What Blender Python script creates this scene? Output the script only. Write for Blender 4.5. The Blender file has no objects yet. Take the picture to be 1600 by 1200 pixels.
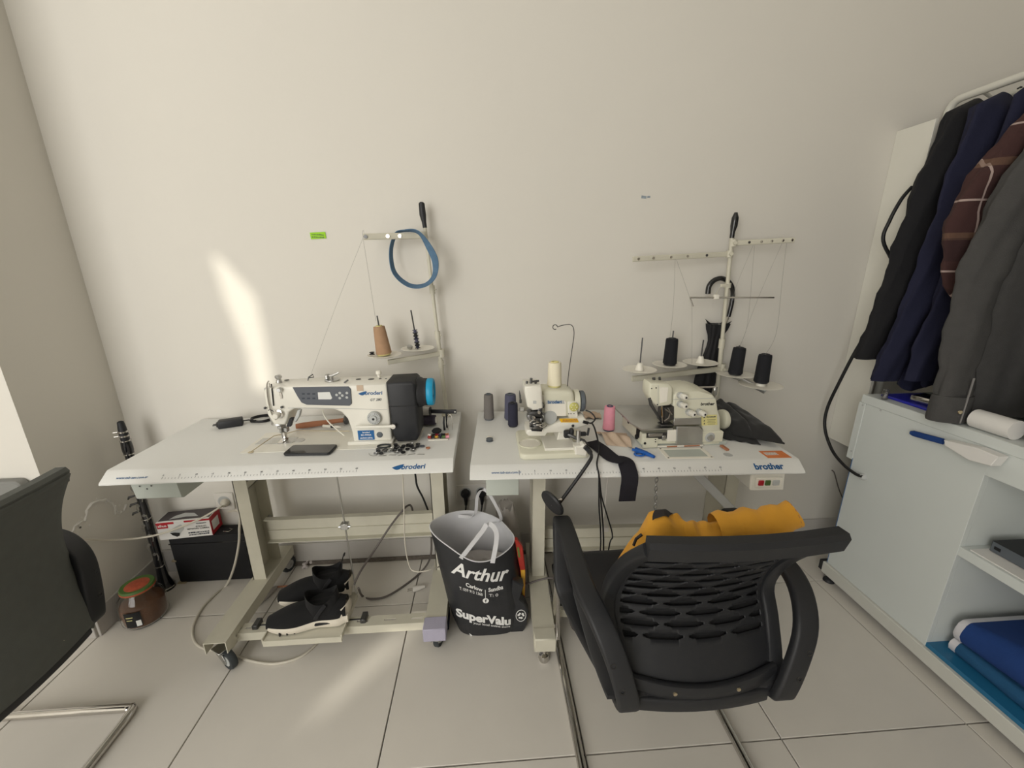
import bpy, bmesh, math, random
from mathutils import Vector, Matrix, noise
random.seed(7)
S = bpy.context.scene
COL = S.collection
PI = math.pi

# ------------------------------------------------------------------ camera
F = 632.9; H = 1.372
PITCH, YAW, ROLL = (math.radians(a) for a in (16.018, 3.613, 0.454))
_fw = Vector((math.sin(YAW)*math.cos(PITCH), math.cos(YAW)*math.cos(PITCH), -math.sin(PITCH)))
_rt = Vector((math.cos(YAW), -math.sin(YAW), 0)); _dn = _fw.cross(_rt)
RT = math.cos(ROLL)*_rt + math.sin(ROLL)*_dn
DN = -math.sin(ROLL)*_rt + math.cos(ROLL)*_dn
FW = _fw
cam_d = bpy.data.cameras.new('camera'); cam = bpy.data.objects.new('camera', cam_d); COL.objects.link(cam)
cam_d.sensor_fit = 'HORIZONTAL'; cam_d.sensor_width = 36; cam_d.lens = F/1600*36; cam_d.clip_start = .02
m3 = Matrix((RT, -DN, -FW)).transposed()
cam.matrix_world = Matrix.Translation((0, 0, H)) @ m3.to_4x4()
S.camera = cam
CAM = Vector((0, 0, H))
def on(u, v, x=None, y=None, z=None):
    """point where the ray of photo pixel (u,v) meets a plane of the room"""
    d = RT*((u-800)/F) + DN*((v-600)/F) + FW
    t = (x-CAM.x)/d.x if x is not None else (y-CAM.y)/d.y if y is not None else (z-CAM.z)/d.z
    return CAM + d*t

# ------------------------------------------------------------------ light
W = bpy.data.worlds.new('world'); S.world = W; W.use_nodes = True
W.node_tree.nodes['Background'].inputs[0].default_value = (.75, .85, 1, 1)
W.node_tree.nodes['Background'].inputs[1].default_value = .6
def area(name, loc, rot, sx, sy, power, color):
    d = bpy.data.lights.new(name, 'AREA'); d.shape = 'RECTANGLE'; d.size = sx; d.size_y = sy
    d.energy = power; d.color = color
    o = bpy.data.objects.new(name, d); COL.objects.link(o); o.location = loc; o.rotation_euler = rot
    return o
area('window_daylight_offscreen', (-2.05, -2.555, 1.86), (math.radians(90), 0, 0), 2.30, 2.80, 100, (1, .985, .955))

SUND = Vector((.35, 1, -.42)).normalized()
sd = bpy.data.lights.new('sun_offscreen', 'SUN'); sd.energy = 2.0; sd.angle = math.radians(.8); sd.color = (1, .95, .82)
so = bpy.data.objects.new('sun_offscreen', sd); COL.objects.link(so)
so.rotation_euler = SUND.to_track_quat('-Z', 'Y').to_euler()
S.view_settings.view_transform = 'Standard'; S.view_settings.look = 'None'
S.view_settings.exposure = 0.0; S.view_settings.gamma = 1; S.view_settings.use_curve_mapping = False

# ------------------------------------------------------------------ materials
MATS = {}
def mat(name, col, rough=.5, metal=0., var=.06, scale=8., bump=0., bscale=120., coat=0., trans=0., spec=.5, ior=1.45, sheen=0.):
    m = bpy.data.materials.new(name); m.use_nodes = True; MATS[name] = m
    nt = m.node_tree; N = nt.nodes; L = nt.links; b = N['Principled BSDF']
    b.inputs['Roughness'].default_value = rough; b.inputs['Metallic'].default_value = metal
    b.inputs['Coat Weight'].default_value = coat; b.inputs['Transmission Weight'].default_value = trans
    b.inputs['Specular IOR Level'].default_value = spec; b.inputs['IOR'].default_value = ior
    b.inputs['Sheen Weight'].default_value = sheen
    tc = N.new('ShaderNodeTexCoord')
    nz = N.new('ShaderNodeTexNoise'); nz.inputs['Scale'].default_value = scale; nz.inputs['Detail'].default_value = 6
    L.new(tc.outputs['Object'], nz.inputs['Vector'])
    mx = N.new('ShaderNodeMix'); mx.data_type = 'RGBA'
    mx.inputs['A'].default_value = (*[max(0, c*(1-var)) for c in col], 1)
    mx.inputs['B'].default_value = (*[min(1, c*(1+var)) for c in col], 1)
    L.new(nz.outputs['Fac'], mx.inputs['Factor']); L.new(mx.outputs['Result'], b.inputs['Base Color'])
    if bump:
        n2 = N.new('ShaderNodeTexNoise'); n2.inputs['Scale'].default_value = bscale; n2.inputs['Detail'].default_value = 3
        L.new(tc.outputs['Object'], n2.inputs['Vector'])
        bp = N.new('ShaderNodeBump'); bp.inputs['Strength'].default_value = bump; bp.inputs['Distance'].default_value = .002
        L.new(n2.outputs['Fac'], bp.inputs['Height']); L.new(bp.outputs['Normal'], b.inputs['Normal'])
    return m
def srgb(r, g, b):
    f = lambda c: (c/255/12.92) if c/255 <= .04045 else ((c/255+.055)/1.055)**2.4
    return (f(r), f(g), f(b))
mat('wall', srgb(221, 217, 208), .85, var=.025, scale=1.6, bump=.12, bscale=60)
mat('wall_flake', srgb(224, 221, 214), .9, var=.08, scale=40, bump=.6, bscale=150)
mat('ceiling', srgb(242, 240, 236), .9)


mat('gunmetal', (.20, .20, .20), .35, metal=.9, var=.25, scale=40)
mat('tile', srgb(220, 215, 206), .42, var=.06, scale=5, bump=.06, bscale=90)
mat('grout', srgb(95, 92, 88), .9, var=.2, scale=60)
mat('baseboard', srgb(190, 186, 180), .6, var=.06)
mat('skirting_dirt', srgb(105, 98, 90), .95, var=.5, scale=60, bump=.8)
mat('laminate', srgb(226, 226, 222), .45, var=.035, scale=320, bump=.05, bscale=500)
mat('cream_metal', srgb(205, 201, 184), .45, var=.10, scale=14, bump=.05)
mat('machine_white', srgb(234, 231, 220), .32, var=.02, coat=.2)
mat('machine_cream', srgb(222, 220, 200), .38, var=.05, scale=18, coat=.15)
mat('black_plastic', srgb(38, 39, 42), .5, var=.1, bump=.08, bscale=400)
mat('chair_plastic', srgb(33, 34, 37), .52, var=.10, scale=12, bump=.15, bscale=500)
mat('black_gloss', srgb(22, 23, 26), .15, coat=.5)
mat('black_fabric', srgb(26, 26, 28), .9, var=.2, scale=80, bump=.3, bscale=700, sheen=.15)
mat('mesh_fabric', srgb(92, 94, 90), .85, var=.12, scale=40, bump=.4, bscale=900)
mat('blue_wheel', srgb(30, 160, 205), .4)
mat('panel_grey', srgb(86, 90, 98), .3, var=.05)
mat('screen', srgb(225, 226, 222), .15, coat=.6)
mat('chrome', (.62, .60, .57), .16, metal=1, var=.05)
mat('steel', (.50, .50, .49), .32, metal=1, var=.15, scale=30)
mat('brushed', (.56, .56, .55), .38, metal=1, var=.12, scale=24)
mat('dark_metal', (.10, .10, .10), .4, metal=.8, var=.3, scale=40)
mat('ink_blue', srgb(24, 88, 142), .5)
mat('ink_dark', srgb(52, 58, 70), .6)
mat('ink_black', srgb(20, 20, 22), .6)
mat('ink_white', srgb(238, 238, 235), .6)
mat('label_blue', srgb(28, 98, 158), .45)
mat('label_yellow', srgb(235, 184, 30), .5, var=.08)
mat('label_cream', srgb(225, 216, 150), .5)
mat('label_orange', srgb(222, 128, 70), .6, var=.15, scale=60)
mat('grey_dial', srgb(190, 192, 190), .4)
mat('gold_dial', srgb(200, 196, 110), .4)
mat('pulley_grey', srgb(92, 98, 104), .5)
mat('drawer', srgb(190, 196, 188), .5, var=.03)
mat('foam_lilac', srgb(178, 174, 192), .9, bump=.4, bscale=300)
mat('rubber', srgb(58, 62, 64), .75, var=.15, scale=30)
mat('thread_tan', srgb(176, 142, 112), .9, bump=.5, bscale=500, var=.12, scale=50)
mat('thread_black', srgb(26, 27, 32), .9, bump=.5, bscale=500)
mat('thread_cream', srgb(242, 234, 208), .9, bump=.5, bscale=500, var=.05)
mat('thread_pink', srgb(246, 166, 184), .9, bump=.5, bscale=500, var=.08, scale=50)
mat('thread_grey', srgb(122, 117, 113), .9, bump=.5, bscale=500, var=.1, scale=30)
mat('thread_slate', srgb(88, 88, 108), .9, bump=.5, bscale=500, var=.12, scale=30)
mat('thread_navy', srgb(48, 48, 64), .9, bump=.5, bscale=500, var=.12, scale=30)
mat('thread_purple', srgb(78, 72, 86), .9, bump=.6, bscale=300, var=.3, scale=60)
mat('thread_white', srgb(214, 210, 204), .8)
mat('thread_line', srgb(150, 148, 142), .8)
mat('disc_white', srgb(240, 236, 224), .45, var=.03)
mat('denim', srgb(88, 118, 146), .9, bump=.5, bscale=500, var=.22, scale=60)
mat('denim_stitch', srgb(44, 62, 84), .9, var=.2)
mat('wood', srgb(178, 120, 88), .6, var=.2, scale=18)
mat('beige_cloth', srgb(206, 184, 162), .95, bump=.5, bscale=400, var=.08, scale=30)
mat('snip_blue', srgb(24, 92, 176), .45)
mat('trouser', srgb(40, 40, 40), .92, bump=.4, bscale=600, var=.15, scale=60, sheen=.2)
mat('strap', srgb(30, 28, 36), .92, bump=.4, bscale=600)
mat('bag_black', srgb(42, 43, 46), .42, var=.22, scale=14, bump=.6, bscale=35)
mat('bag_white', srgb(222, 222, 224), .5, var=.08, scale=14, bump=.5, bscale=35)
mat('plastic_film', srgb(188, 182, 176), .4, var=.14, scale=16, bump=.6, bscale=30)
mat('snack_red', srgb(170, 50, 40), .35, var=.5, scale=26)
mat('snack_yellow', srgb(222, 170, 60), .35, var=.4, scale=30)
mat('snack_green', srgb(104, 120, 58), .35, var=.4, scale=30)
mat('jar_glass', (.92, .92, .90), .05, trans=1., var=.01, ior=1.35)
mat('jar_fill', srgb(128, 88, 64), .9, var=.25, scale=90, bump=.6, bscale=200)
mat('jar_lid_green', srgb(76, 108, 52), .5, var=.4, scale=40)
mat('jar_lid_red', srgb(176, 84, 58), .5, var=.5, scale=60)
mat('carton_white', srgb(228, 226, 222), .55, var=.02)
mat('carton_red', srgb(176, 30, 42), .5, var=.08)
mat('carton_dark', srgb(72, 66, 68), .45, var=.25, scale=12)
mat('case_black', srgb(24, 24, 26), .75, bump=.5, bscale=350, var=.15)
mat('shoe_black', srgb(20, 20, 21), .95, bump=.5, bscale=700, sheen=.05)
mat('shoe_sole', srgb(226, 218, 202), .6, var=.08, scale=30)
mat('cable_white', srgb(206, 200, 186), .5, var=.06)
mat('cable_grey', srgb(96, 90, 86), .55)
mat('cable_black', srgb(24, 24, 26), .5)
mat('socket_white', srgb(226, 222, 214), .4)
mat('sticky_green', srgb(158, 214, 50), .8, var=.05)
mat('tape_grey', srgb(150, 160, 168), .5, var=.5, scale=120)
mat('jacket_yellow', srgb(224, 162, 54), .88, var=.08, scale=14, bump=.35, bscale=400, sheen=.1)
mat('leather_dark', srgb(38, 32, 32), .6)
mat('counter_white', srgb(212, 217, 214), .5, var=.02)
mat('counter_rail', srgb(206, 206, 198), .45, var=.03)
mat('edge_blue', srgb(70, 112, 160), .4)
mat('film_blue', srgb(40, 110, 150), .3)
mat('cloth_blue', srgb(28, 62, 124), .9, var=.1, scale=30, bump=.4, bscale=500)
mat('cloth_teal', srgb(32, 84, 124), .9, var=.1, scale=30, bump=.4, bscale=500)
mat('cloth_trim', srgb(214, 212, 216), .9, bump=.4, bscale=500)
mat('folder_blue', srgb(44, 46, 168), .35)
mat('rack_white', srgb(226, 224, 214), .4, var=.03)
mat('shirt_black', srgb(27, 27, 30), .92, bump=.35, bscale=500, var=.12, scale=14)
mat('shirt_navy', srgb(28, 30, 54), .9, bump=.35, bscale=500, var=.12, scale=14)
mat('shirt_charcoal', srgb(72, 71, 70), .95, bump=.5, bscale=600, var=.16, scale=40)
mat('shirt_charcoal_dark', srgb(50, 50, 54), .95, bump=.5, bscale=600, var=.16, scale=40)
mat('seam_grey', srgb(132, 130, 128), .9)
mat('brass', (.60, .52, .36), .35, metal=1)
mat('amber', srgb(210, 150, 60), .4)
mat('umbrella', srgb(24, 24, 27), .7, bump=.3, bscale=200, var=.15)
mat('lint', srgb(206, 198, 196), .95, bump=.8)
mat('pane_sun_mask', srgb(238, 240, 240), .6)
mat('grey_pad', srgb(132, 132, 128), .9, bump=.3)
# plaid: woven bands from the shirt's own coordinates
def plaid():
    m = mat('plaid', srgb(66, 42, 40), .92, bump=.4, bscale=500); nt = m.node_tree; N = nt.nodes; L = nt.links
    b = N['Principled BSDF']; tc = N.new('ShaderNodeTexCoord'); sp = N.new('ShaderNodeSeparateXYZ'); L.new(tc.outputs['Object'], sp.inputs[0])
    prev = b.inputs['Base Color'].links[0].from_socket
    def band(axis, period, off, wid, col, fac):
        nonlocal prev
        a = N.new('ShaderNodeMath'); a.operation = 'ADD'; a.inputs[1].default_value = off; L.new(sp.outputs[axis], a.inputs[0])
        w = N.new('ShaderNodeMath'); w.operation = 'PINGPONG'; w.inputs[1].default_value = period/2; L.new(a.outputs[0], w.inputs[0])
        c = N.new('ShaderNodeMath'); c.operation = 'LESS_THAN'; c.inputs[1].default_value = wid/2; L.new(w.outputs[0], c.inputs[0])
        k = N.new('ShaderNodeMath'); k.operation = 'MULTIPLY'; k.inputs[1].default_value = fac; L.new(c.outputs[0], k.inputs[0])
        x = N.new('ShaderNodeMix'); x.data_type = 'RGBA'; L.new(k.outputs[0], x.inputs['Factor']); L.new(prev, x.inputs['A']); x.inputs['B'].default_value = (*col, 1)
        prev = x.outputs['Result']
    for ax in ('X', 'Z'):
        band(ax, .21, .03, .022, srgb(112, 86, 68), .6); band(ax, .21, .135, .006, srgb(190, 170, 162), .8); band(ax, .42, .07, .07, srgb(44, 28, 30), .5)
    L.new(prev, b.inputs['Base Color'])
plaid()

# ------------------------------------------------------------------ mesh builder
class MB:
    def __init__(s): s.v = []; s.f = []
    def add(s, vs, fs):
        o = len(s.v); s.v += [Vector(v) for v in vs]; s.f += [[i+o for i in f] for f in fs]; return s
    def frombm(s, bm, M=None):
        bm.verts.index_update()
        s.add([(M @ v.co) if M else v.co.copy() for v in bm.verts], [[v.index for v in f.verts] for f in bm.faces]); bm.free(); return s
    def box(s, c, d, b=0., M=None, seg=1):
        """box centred at c with size d, edges bevelled by b"""
        bm = bmesh.new(); bmesh.ops.create_cube(bm, size=1)
        for v in bm.verts: v.co = Vector((v.co.x*d[0], v.co.y*d[1], v.co.z*d[2]))
        if b: bmesh.ops.bevel(bm, geom=bm.edges[:], offset=min(b, min(d)*.45), segments=seg, affect='EDGES', profile=.5)
        T = Matrix.Translation(c)
        return s.frombm(bm, (T @ M) if M else T)
    def bb(s, x0, x1, y0, y1, z0, z1, b=0., seg=1):
        return s.box(((x0+x1)/2, (y0+y1)/2, (z0+z1)/2), (abs(x1-x0), abs(y1-y0), abs(z1-z0)), b, None, seg)
    def prism(s, pts, axis, a0, a1, b=0., seg=1):
        """2-D outline extruded along an axis; x: pts=(y,z)  y: pts=(x,z)  z: pts=(x,y)"""
        bm = bmesh.new()
        P = {'x': lambda p, a: (a, p[0], p[1]), 'y': lambda p, a: (p[0], a, p[1]), 'z': lambda p, a: (p[0], p[1], a)}[axis]
        lo = [bm.verts.new(P(p, a0)) for p in pts]; hi = [bm.verts.new(P(p, a1)) for p in pts]; n = len(pts)
        bm.faces.new(lo[::-1]); bm.faces.new(hi)
        for i in range(n): bm.faces.new((lo[i], lo[(i+1) % n], hi[(i+1) % n], hi[i]))
        bmesh.ops.recalc_face_normals(bm, faces=bm.faces[:])
        if b:
            caps = [e for e in bm.edges if len(e.link_faces) == 2 and any(len(f.verts) == n and n != 4 or abs((f.calc_center_median()[{'x':0,'y':1,'z':2}[axis]]-a0)) < 1e-7 or abs((f.calc_center_median()[{'x':0,'y':1,'z':2}[axis]]-a1)) < 1e-7 for f in e.link_faces)]
            bmesh.ops.bevel(bm, geom=caps, offset=b, segments=seg, affect='EDGES', profile=.5)
        return s.frombm(bm)
    def loft(s, rings, close=True, cap=True):
        n = len(rings[0]); o = len(s.v)
        for r in rings: s.v += [Vector(p) for p in r]
        for i in range(len(rings)-1):
            for j in range(n if close else n-1):
                k = (j+1) % n; a = o+i*n
                s.f.append([a+j, a+k, a+n+k, a+n+j])
        if cap and close:
            s.f.append([o+j for j in range(n)][::-1]); s.f.append([o+(len(rings)-1)*n+j for j in range(n)])
        return s
    def tube(s, path, r, n=8, closed=False, cap=True, sq=None):
        path = [Vector(p) for p in path]; m = len(path); rings = []
        rs = r if isinstance(r, (list, tuple)) else [r]*m
        up = None
        for i, p in enumerate(path):
            if closed: t = path[(i+1) % m]-path[i-1]
            else: t = path[min(i+1, m-1)]-path[max(i-1, 0)]
            if t.length < 1e-9: t = Vector((0, 0, 1))
            t.normalize()
            if up is None:
                up = Vector((0, 0, 1)) if abs(t.z) < .9 else Vector((1, 0, 0))
            up = (up-t*up.dot(t)); up = up.normalized() if up.length > 1e-6 else t.orthogonal().normalized()
            si = t.cross(up)
            rings.append([p+(up*math.cos(2*PI*k/n)*(sq or 1)+si*math.sin(2*PI*k/n))*rs[i] for k in range(n)])
        if closed:
            rings.append(rings[0]); return s.loft(rings, True, False)
        return s.loft(rings, True, cap)
    def cyl(s, p0, p1, r0, r1=None, n=16): return s.tube([p0, p1], [r0, r1 if r1 is not None else r0], n)
    def lathe(s, prof, c=(0, 0, 0), n=24, axis=(0, 0, 1), cap=True):
        M = Matrix.Translation(c) @ Vector(axis).to_track_quat('Z', 'Y').to_matrix().to_4x4()
        return s.loft([[M @ Vector((max(r, 1e-5)*math.cos(2*PI*k/n), max(r, 1e-5)*math.sin(2*PI*k/n), z)) for k in range(n)] for r, z in prof], True, cap)
    def grid(s, fn, nu, nv, closeu=False):
        o = len(s.v); mu = nu if closeu else nu+1
        for j in range(nv+1):
            for i in range(mu): s.v.append(Vector(fn(i/nu, j/nv)))
        for j in range(nv):
            for i in range(nu):
                k = (i+1) % mu; s.f.append([o+j*mu+i, o+j*mu+k, o+(j+1)*mu+k, o+(j+1)*mu+i])
        return s
    def ribbon(s, path, side, w, t=.0015):
        """flat band; side = vector or list of vectors across the band"""
        path = [Vector(p) for p in path]; m = len(path); rings = []
        for i, p in enumerate(path):
            d = path[min(i+1, m-1)]-path[max(i-1, 0)]; d.normalize()
            sv = Vector(side[i] if isinstance(side, list) else side); sv = (sv-d*sv.dot(d)).normalized(); nn = d.cross(sv)
            ww = w[i] if isinstance(w, (list, tuple)) else w
            rings.append([p+sv*ww/2+nn*t/2, p-sv*ww/2+nn*t/2, p-sv*ww/2-nn*t/2, p+sv*ww/2-nn*t/2])
        return s.loft(rings)
    def sweep(s, path, prof, upv=(1, 0, 0), closed=False):
        """profile (a along upv, b across) swept along a path"""
        path = [Vector(p) for p in path]; m = len(path); rings = []; upv = Vector(upv)
        for i, p in enumerate(path):
            d = (path[(i+1) % m]-path[i-1]) if closed else path[min(i+1, m-1)]-path[max(i-1, 0)]
            d.normalize(); u = (upv-d*upv.dot(d)).normalized(); q = d.cross(u)
            pr = prof(i/(m-1)) if callable(prof) else prof
            rings.append([p+u*a+q*b for a, b in pr])
        if closed: rings.append(rings[0]); return s.loft(rings, True, False)
        return s.loft(rings)
    def move(s, M):
        s.v = [M @ v for v in s.v]; return s

def catmull(P, n=6, closed=False):
    P = [Vector(p) for p in P]; out = []; m = len(P)
    for i in range(m if closed else m-1):
        g = (lambda k: P[k % m]) if closed else (lambda k: P[max(0, min(m-1, k))])
        a, b, c, d = g(i-1), g(i), g(i+1), g(i+2)
        for k in range(n):
            t = k/n
            out.append(.5*((2*b)+(c-a)*t+(2*a-5*b+4*c-d)*t*t+(3*b-a-3*c+d)*t**3))
    if not closed: out.append(P[-1])
    return out
def rrect(w, h, r, n=3):
    pts = []
    for cx, cy, a in ((w/2-r, h/2-r, 0), (-w/2+r, h/2-r, 90), (-w/2+r, -h/2+r, 180), (w/2-r, -h/2+r, 270)):
        for k in range(n+1):
            t = math.radians(a+90*k/n); pts.append((cx+r*math.cos(t), cy+r*math.sin(t)))
    return pts
def mesh_obj(name, mb, m, parent=None, smooth=40, inv=None):
    me = bpy.data.meshes.new(name); vs = [(inv @ v) if inv else v for v in mb.v]
    me.from_pydata([tuple(v) for v in vs], [], mb.f); me.update()
    bm = bmesh.new(); bm.from_mesh(me)
    if getattr(mb, 'weld', False): bmesh.ops.remove_doubles(bm, verts=bm.verts[:], dist=1e-5)
    bmesh.ops.recalc_face_normals(bm, faces=bm.faces[:]); bm.to_mesh(me); bm.free()
    me.materials.append(MATS[m] if isinstance(m, str) else m)
    if smooth:
        me.shade_smooth(); me.set_sharp_from_angle(angle=math.radians(smooth))
    o = bpy.data.objects.new(name, me); COL.objects.link(o)
    if parent: o.parent = parent
    return o
def tag(o, label, cat, group=None):
    o['label'] = label; o['category'] = cat
    if group: o['group'] = group
    return o
def struct(name, mb, m, smooth=0, parent=None):
    o = mesh_obj(name, mb, m, parent, smooth)
    if not parent: o['kind'] = 'structure'
    return o
class Thing:
    """an Empty at the thing's base; parts are given in world space unless local=True"""
    def __init__(s, name, label, cat, loc=(0, 0, 0), rz=0, group=None):
        s.o = bpy.data.objects.new(name, None); COL.objects.link(s.o); s.o.empty_display_size = .05
        s.o.location = loc; s.o.rotation_euler = (0, 0, rz); tag(s.o, label, cat, group)
        s.M = Matrix.Translation(loc) @ Matrix.Rotation(rz, 4, 'Z'); s.inv = s.M.inverted()
    def part(s, name, mb, m, parent=None, smooth=40, local=False):
        return mesh_obj(name, mb, m, parent or s.o, smooth, None if local else s.inv)
def single(name, label, cat, mb, m, group=None, smooth=40, base=None):
    """a thing that is one mesh, its origin at its base"""
    xs = [v.x for v in mb.v]; ys = [v.y for v in mb.v]; zs = [v.z for v in mb.v]
    c = Vector(base) if base else Vector(((min(xs)+max(xs))/2, (min(ys)+max(ys))/2, min(zs)))
    o = mesh_obj(name, mb, m, None, smooth, Matrix.Translation(-c)); o.location = c
    return tag(o, label, cat, group)
def text_mb(s, size, o=(0, 0, 0), xd=(1, 0, 0), yd=(0, 0, 1), align='LEFT', bold=0., shear=0., sx=1., ext=0.0003, fn=None):
    cu = bpy.data.curves.new('t', 'FONT'); cu.body = s; cu.size = size; cu.align_x = align; cu.offset = bold*size; cu.shear = shear; cu.extrude = 0; cu.resolution_u = 3
    ob = bpy.data.objects.new('t', cu); me = ob.to_mesh()
    xd = Vector(xd).normalized(); yd = Vector(yd).normalized(); nn = xd.cross(yd); o = Vector(o); mb = MB()
    mb.add([(fn(v.co.x*sx, v.co.y) if fn else o+xd*(v.co.x*sx)+yd*v.co.y+nn*ext) for v in me.vertices], [list(p.vertices) for p in me.polygons])
    ob.to_mesh_clear(); bpy.data.objects.remove(ob); bpy.data.curves.remove(cu)
    return mb

def smudge(o, w, h, rows=1, xd=(1, 0, 0), yd=(0, 0, 1), seed=0, ext=.0003):
    """print too small to read: short strokes in rows"""
    r = random.Random(seed); o, xd, yd = Vector(o), Vector(xd).normalized(), Vector(yd).normalized(); nn = xd.cross(yd); mb = MB(); rh = h/rows
    for k in range(rows):
        x = 0
        while x < w*.96:
            q = min(w-x, r.uniform(.03, .12)*w); a = o+xd*x+yd*(h-rh*(k+.8))+nn*ext; hh = rh*r.uniform(.35, .6)
            mb.add([a, a+xd*q, a+xd*q+yd*hh, a+yd*hh], [[0, 1, 2, 3]]); x += q+w*.025
    return mb
# ================================================================== SETTING
WY = 1.712; LX = -1.539; PY = 1.352; RX = 2.55; REAR = -2.6; FARL = -3.6; CZ = 3.4
flo = struct('floor', MB().bb(FARL, RX, REAR, WY, -.06, -.012), 'grout')
gx, gy, ts, gap = -.342, .825, .6, .004
tm = MB().bb(-ts/2+gap/2, ts/2-gap/2, -ts/2+gap/2, ts/2-gap/2, -.012, 0, .0012)
tile0 = None
for i in range(-6, 6):
    for j in range(-6, 2):
        x0, x1 = gx+i*ts, gx+(i+1)*ts; y0, y1 = gy+j*ts, gy+(j+1)*ts
        X0, X1, Y0, Y1 = max(x0, FARL), min(x1, RX), max(y0, REAR), min(y1, WY)
        if X1-X0 < .03 or Y1-Y0 < .03: continue
        if (X0, X1, Y0, Y1) == (x0, x1, y0, y1):
            if tile0 is None: tile0 = mesh_obj('floor_tile', tm, 'tile', flo, 0); t = tile0
            else: t = tile0.copy(); COL.objects.link(t); t.parent = flo
            t.location = ((x0+x1)/2, (y0+y1)/2, 0)
        else:
            mesh_obj('floor_tile', MB().bb(X0+gap/2, X1-gap/2, Y0+gap/2, Y1-gap/2, -.012, 0, .0012), 'tile', flo, 0)
wb = struct('wall_back', MB().bb(LX-.1, RX, WY, WY+.1, -.06, CZ), 'wall')
struct('wall_left', MB().bb(FARL, LX, PY, WY+.1, -.06, CZ), 'wall')
struct('wall_left_far', MB().bb(FARL-.1, FARL, REAR, WY, -.06, CZ), 'wall')
struct('wall_right', MB().bb(RX, RX+.1, REAR, WY+.1, -.06, CZ), 'wall')
struct('ceiling', MB().bb(FARL-.1, RX+.1, REAR-.1, WY+.1, CZ, CZ+.1), 'ceiling')
struct('baseboard_back', MB().bb(LX, RX, WY-.010, WY, .0, .118, .002), 'baseboard')
struct('trim_1', MB().bb(LX+.3, .3, WY-.016, WY-.0102, .001, .022), 'skirting_dirt')
struct('baseboard_left', MB().bb(LX, LX+.010, PY, WY-.011, .0, .112, .002), 'baseboard')
struct('baseboard_left_front', MB().bb(FARL, LX, PY-.010, PY, .0, .112, .002), 'baseboard')
# rear wall (behind the camera); its window holds an unseen mask shaping the sun patches
def back_proj(p):
    t = (REAR-p.y)/SUND.y; return p+SUND*t
wall_patch = [on(u, v, y=WY) for u, v in ((331, 398), (346, 405), (398, 462), (412, 520), (428, 605), (398, 612), (384, 545), (352, 470))]
floor_patch = [on(u, v, z=0) for u, v in ((470, 1118), (520, 1110), (700, 950), (650, 950))]
def holed(x0, x1, z0, z1, y):
    """sun mask sheet, its two gaps cut to the outlines of the sun patches"""
    bm = bmesh.new(); eds = []
    def proj(p): return p+SUND*((y-p.y)/SUND.y)
    polys = [[Vector((x0, 0, z0)), Vector((x1, 0, z0)), Vector((x1, 0, z1)), Vector((x0, 0, z1))]]
    for pl in (wall_patch, floor_patch):
        q = [proj(p) for p in pl]
        if all(x0 < p.x < x1 and z0 < p.z < z1 for p in q): polys.append(q)
    for poly in polys:
        vs = [bm.verts.new((p.x, y, p.z)) for p in poly]
        for i in range(len(vs)): eds.append(bm.edges.new((vs[i], vs[(i+1) % len(vs)])))
    bmesh.ops.triangle_fill(bm, use_beauty=True, use_dissolve=False, edges=eds)
    return MB().frombm(bm)
struct('wall_rear', MB().bb(FARL, -3.25, REAR-.1, REAR, -.06, CZ).bb(-.85, RX, REAR-.1, REAR, -.06, CZ).bb(-3.25, -.85, REAR-.1, REAR, -.06, .42).bb(-3.25, -.85, REAR-.1, REAR, 3.30, CZ), 'wall')
win = struct('window_sun_mask', holed(-3.25, -.85, .42, 3.30, REAR+.012), 'pane_sun_mask')  # opaque sheet added to block the sun everywhere but the two patches
fr = MB()
for x in (-3.28, -.82): fr.bb(x-.03, x+.03, REAR+.004, REAR+.06, .36, 3.36, .004)
for z in (.39, 3.33): fr.bb(-3.25, -.85, REAR+.004, REAR+.06, z-.03, z+.03, .004)
struct('window_frame', fr, 'rack_white', parent=win)

# wall marks
rnd = random.Random(3)
def wobble(pts, amp, n=4, rr=rnd):
    P = catmull(pts, n); return [p+Vector((0, rr.uniform(-amp, amp), rr.uniform(-amp, amp))) for p in P]
fl = MB()
edge = [on(u, v, x=LX) for u, v in ((106, 838), (122, 818), (133, 812), (136, 795), (150, 785), (164, 781), (172, 785), (178, 792), (180, 801), (190, 800), (196, 790))]
P = wobble(edge, .004)
fl.tube(P, [.0030+.0040*rnd.random() for _ in P], 5)
for k in range(16):
    q = P[rnd.randrange(len(P))]+Vector((0, rnd.uniform(-.02, .03), rnd.uniform(-.03, .012)))
    fl.box(q, (.0016, rnd.uniform(.004, .012), rnd.uniform(.004, .012)), .0004, Matrix.Rotation(rnd.random()*3, 4, 'X'))
o = mesh_obj('paint_flake', fl, 'wall_flake', bpy.data.objects['wall_left']); 
fl = MB()
for k in range(14):
    u, v = rnd.uniform(330, 425), rnd.uniform(500, 640)
    q = on(u, v, y=WY-.0004); fl.box(q, (rnd.uniform(.002, .02), .0012, rnd.uniform(.0008, .003)), 0, Matrix.Rotation(rnd.uniform(-.4, .4), 4, 'Y'))
mesh_obj('scuff_mark', fl, 'wall_flake', wb, 0)

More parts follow.
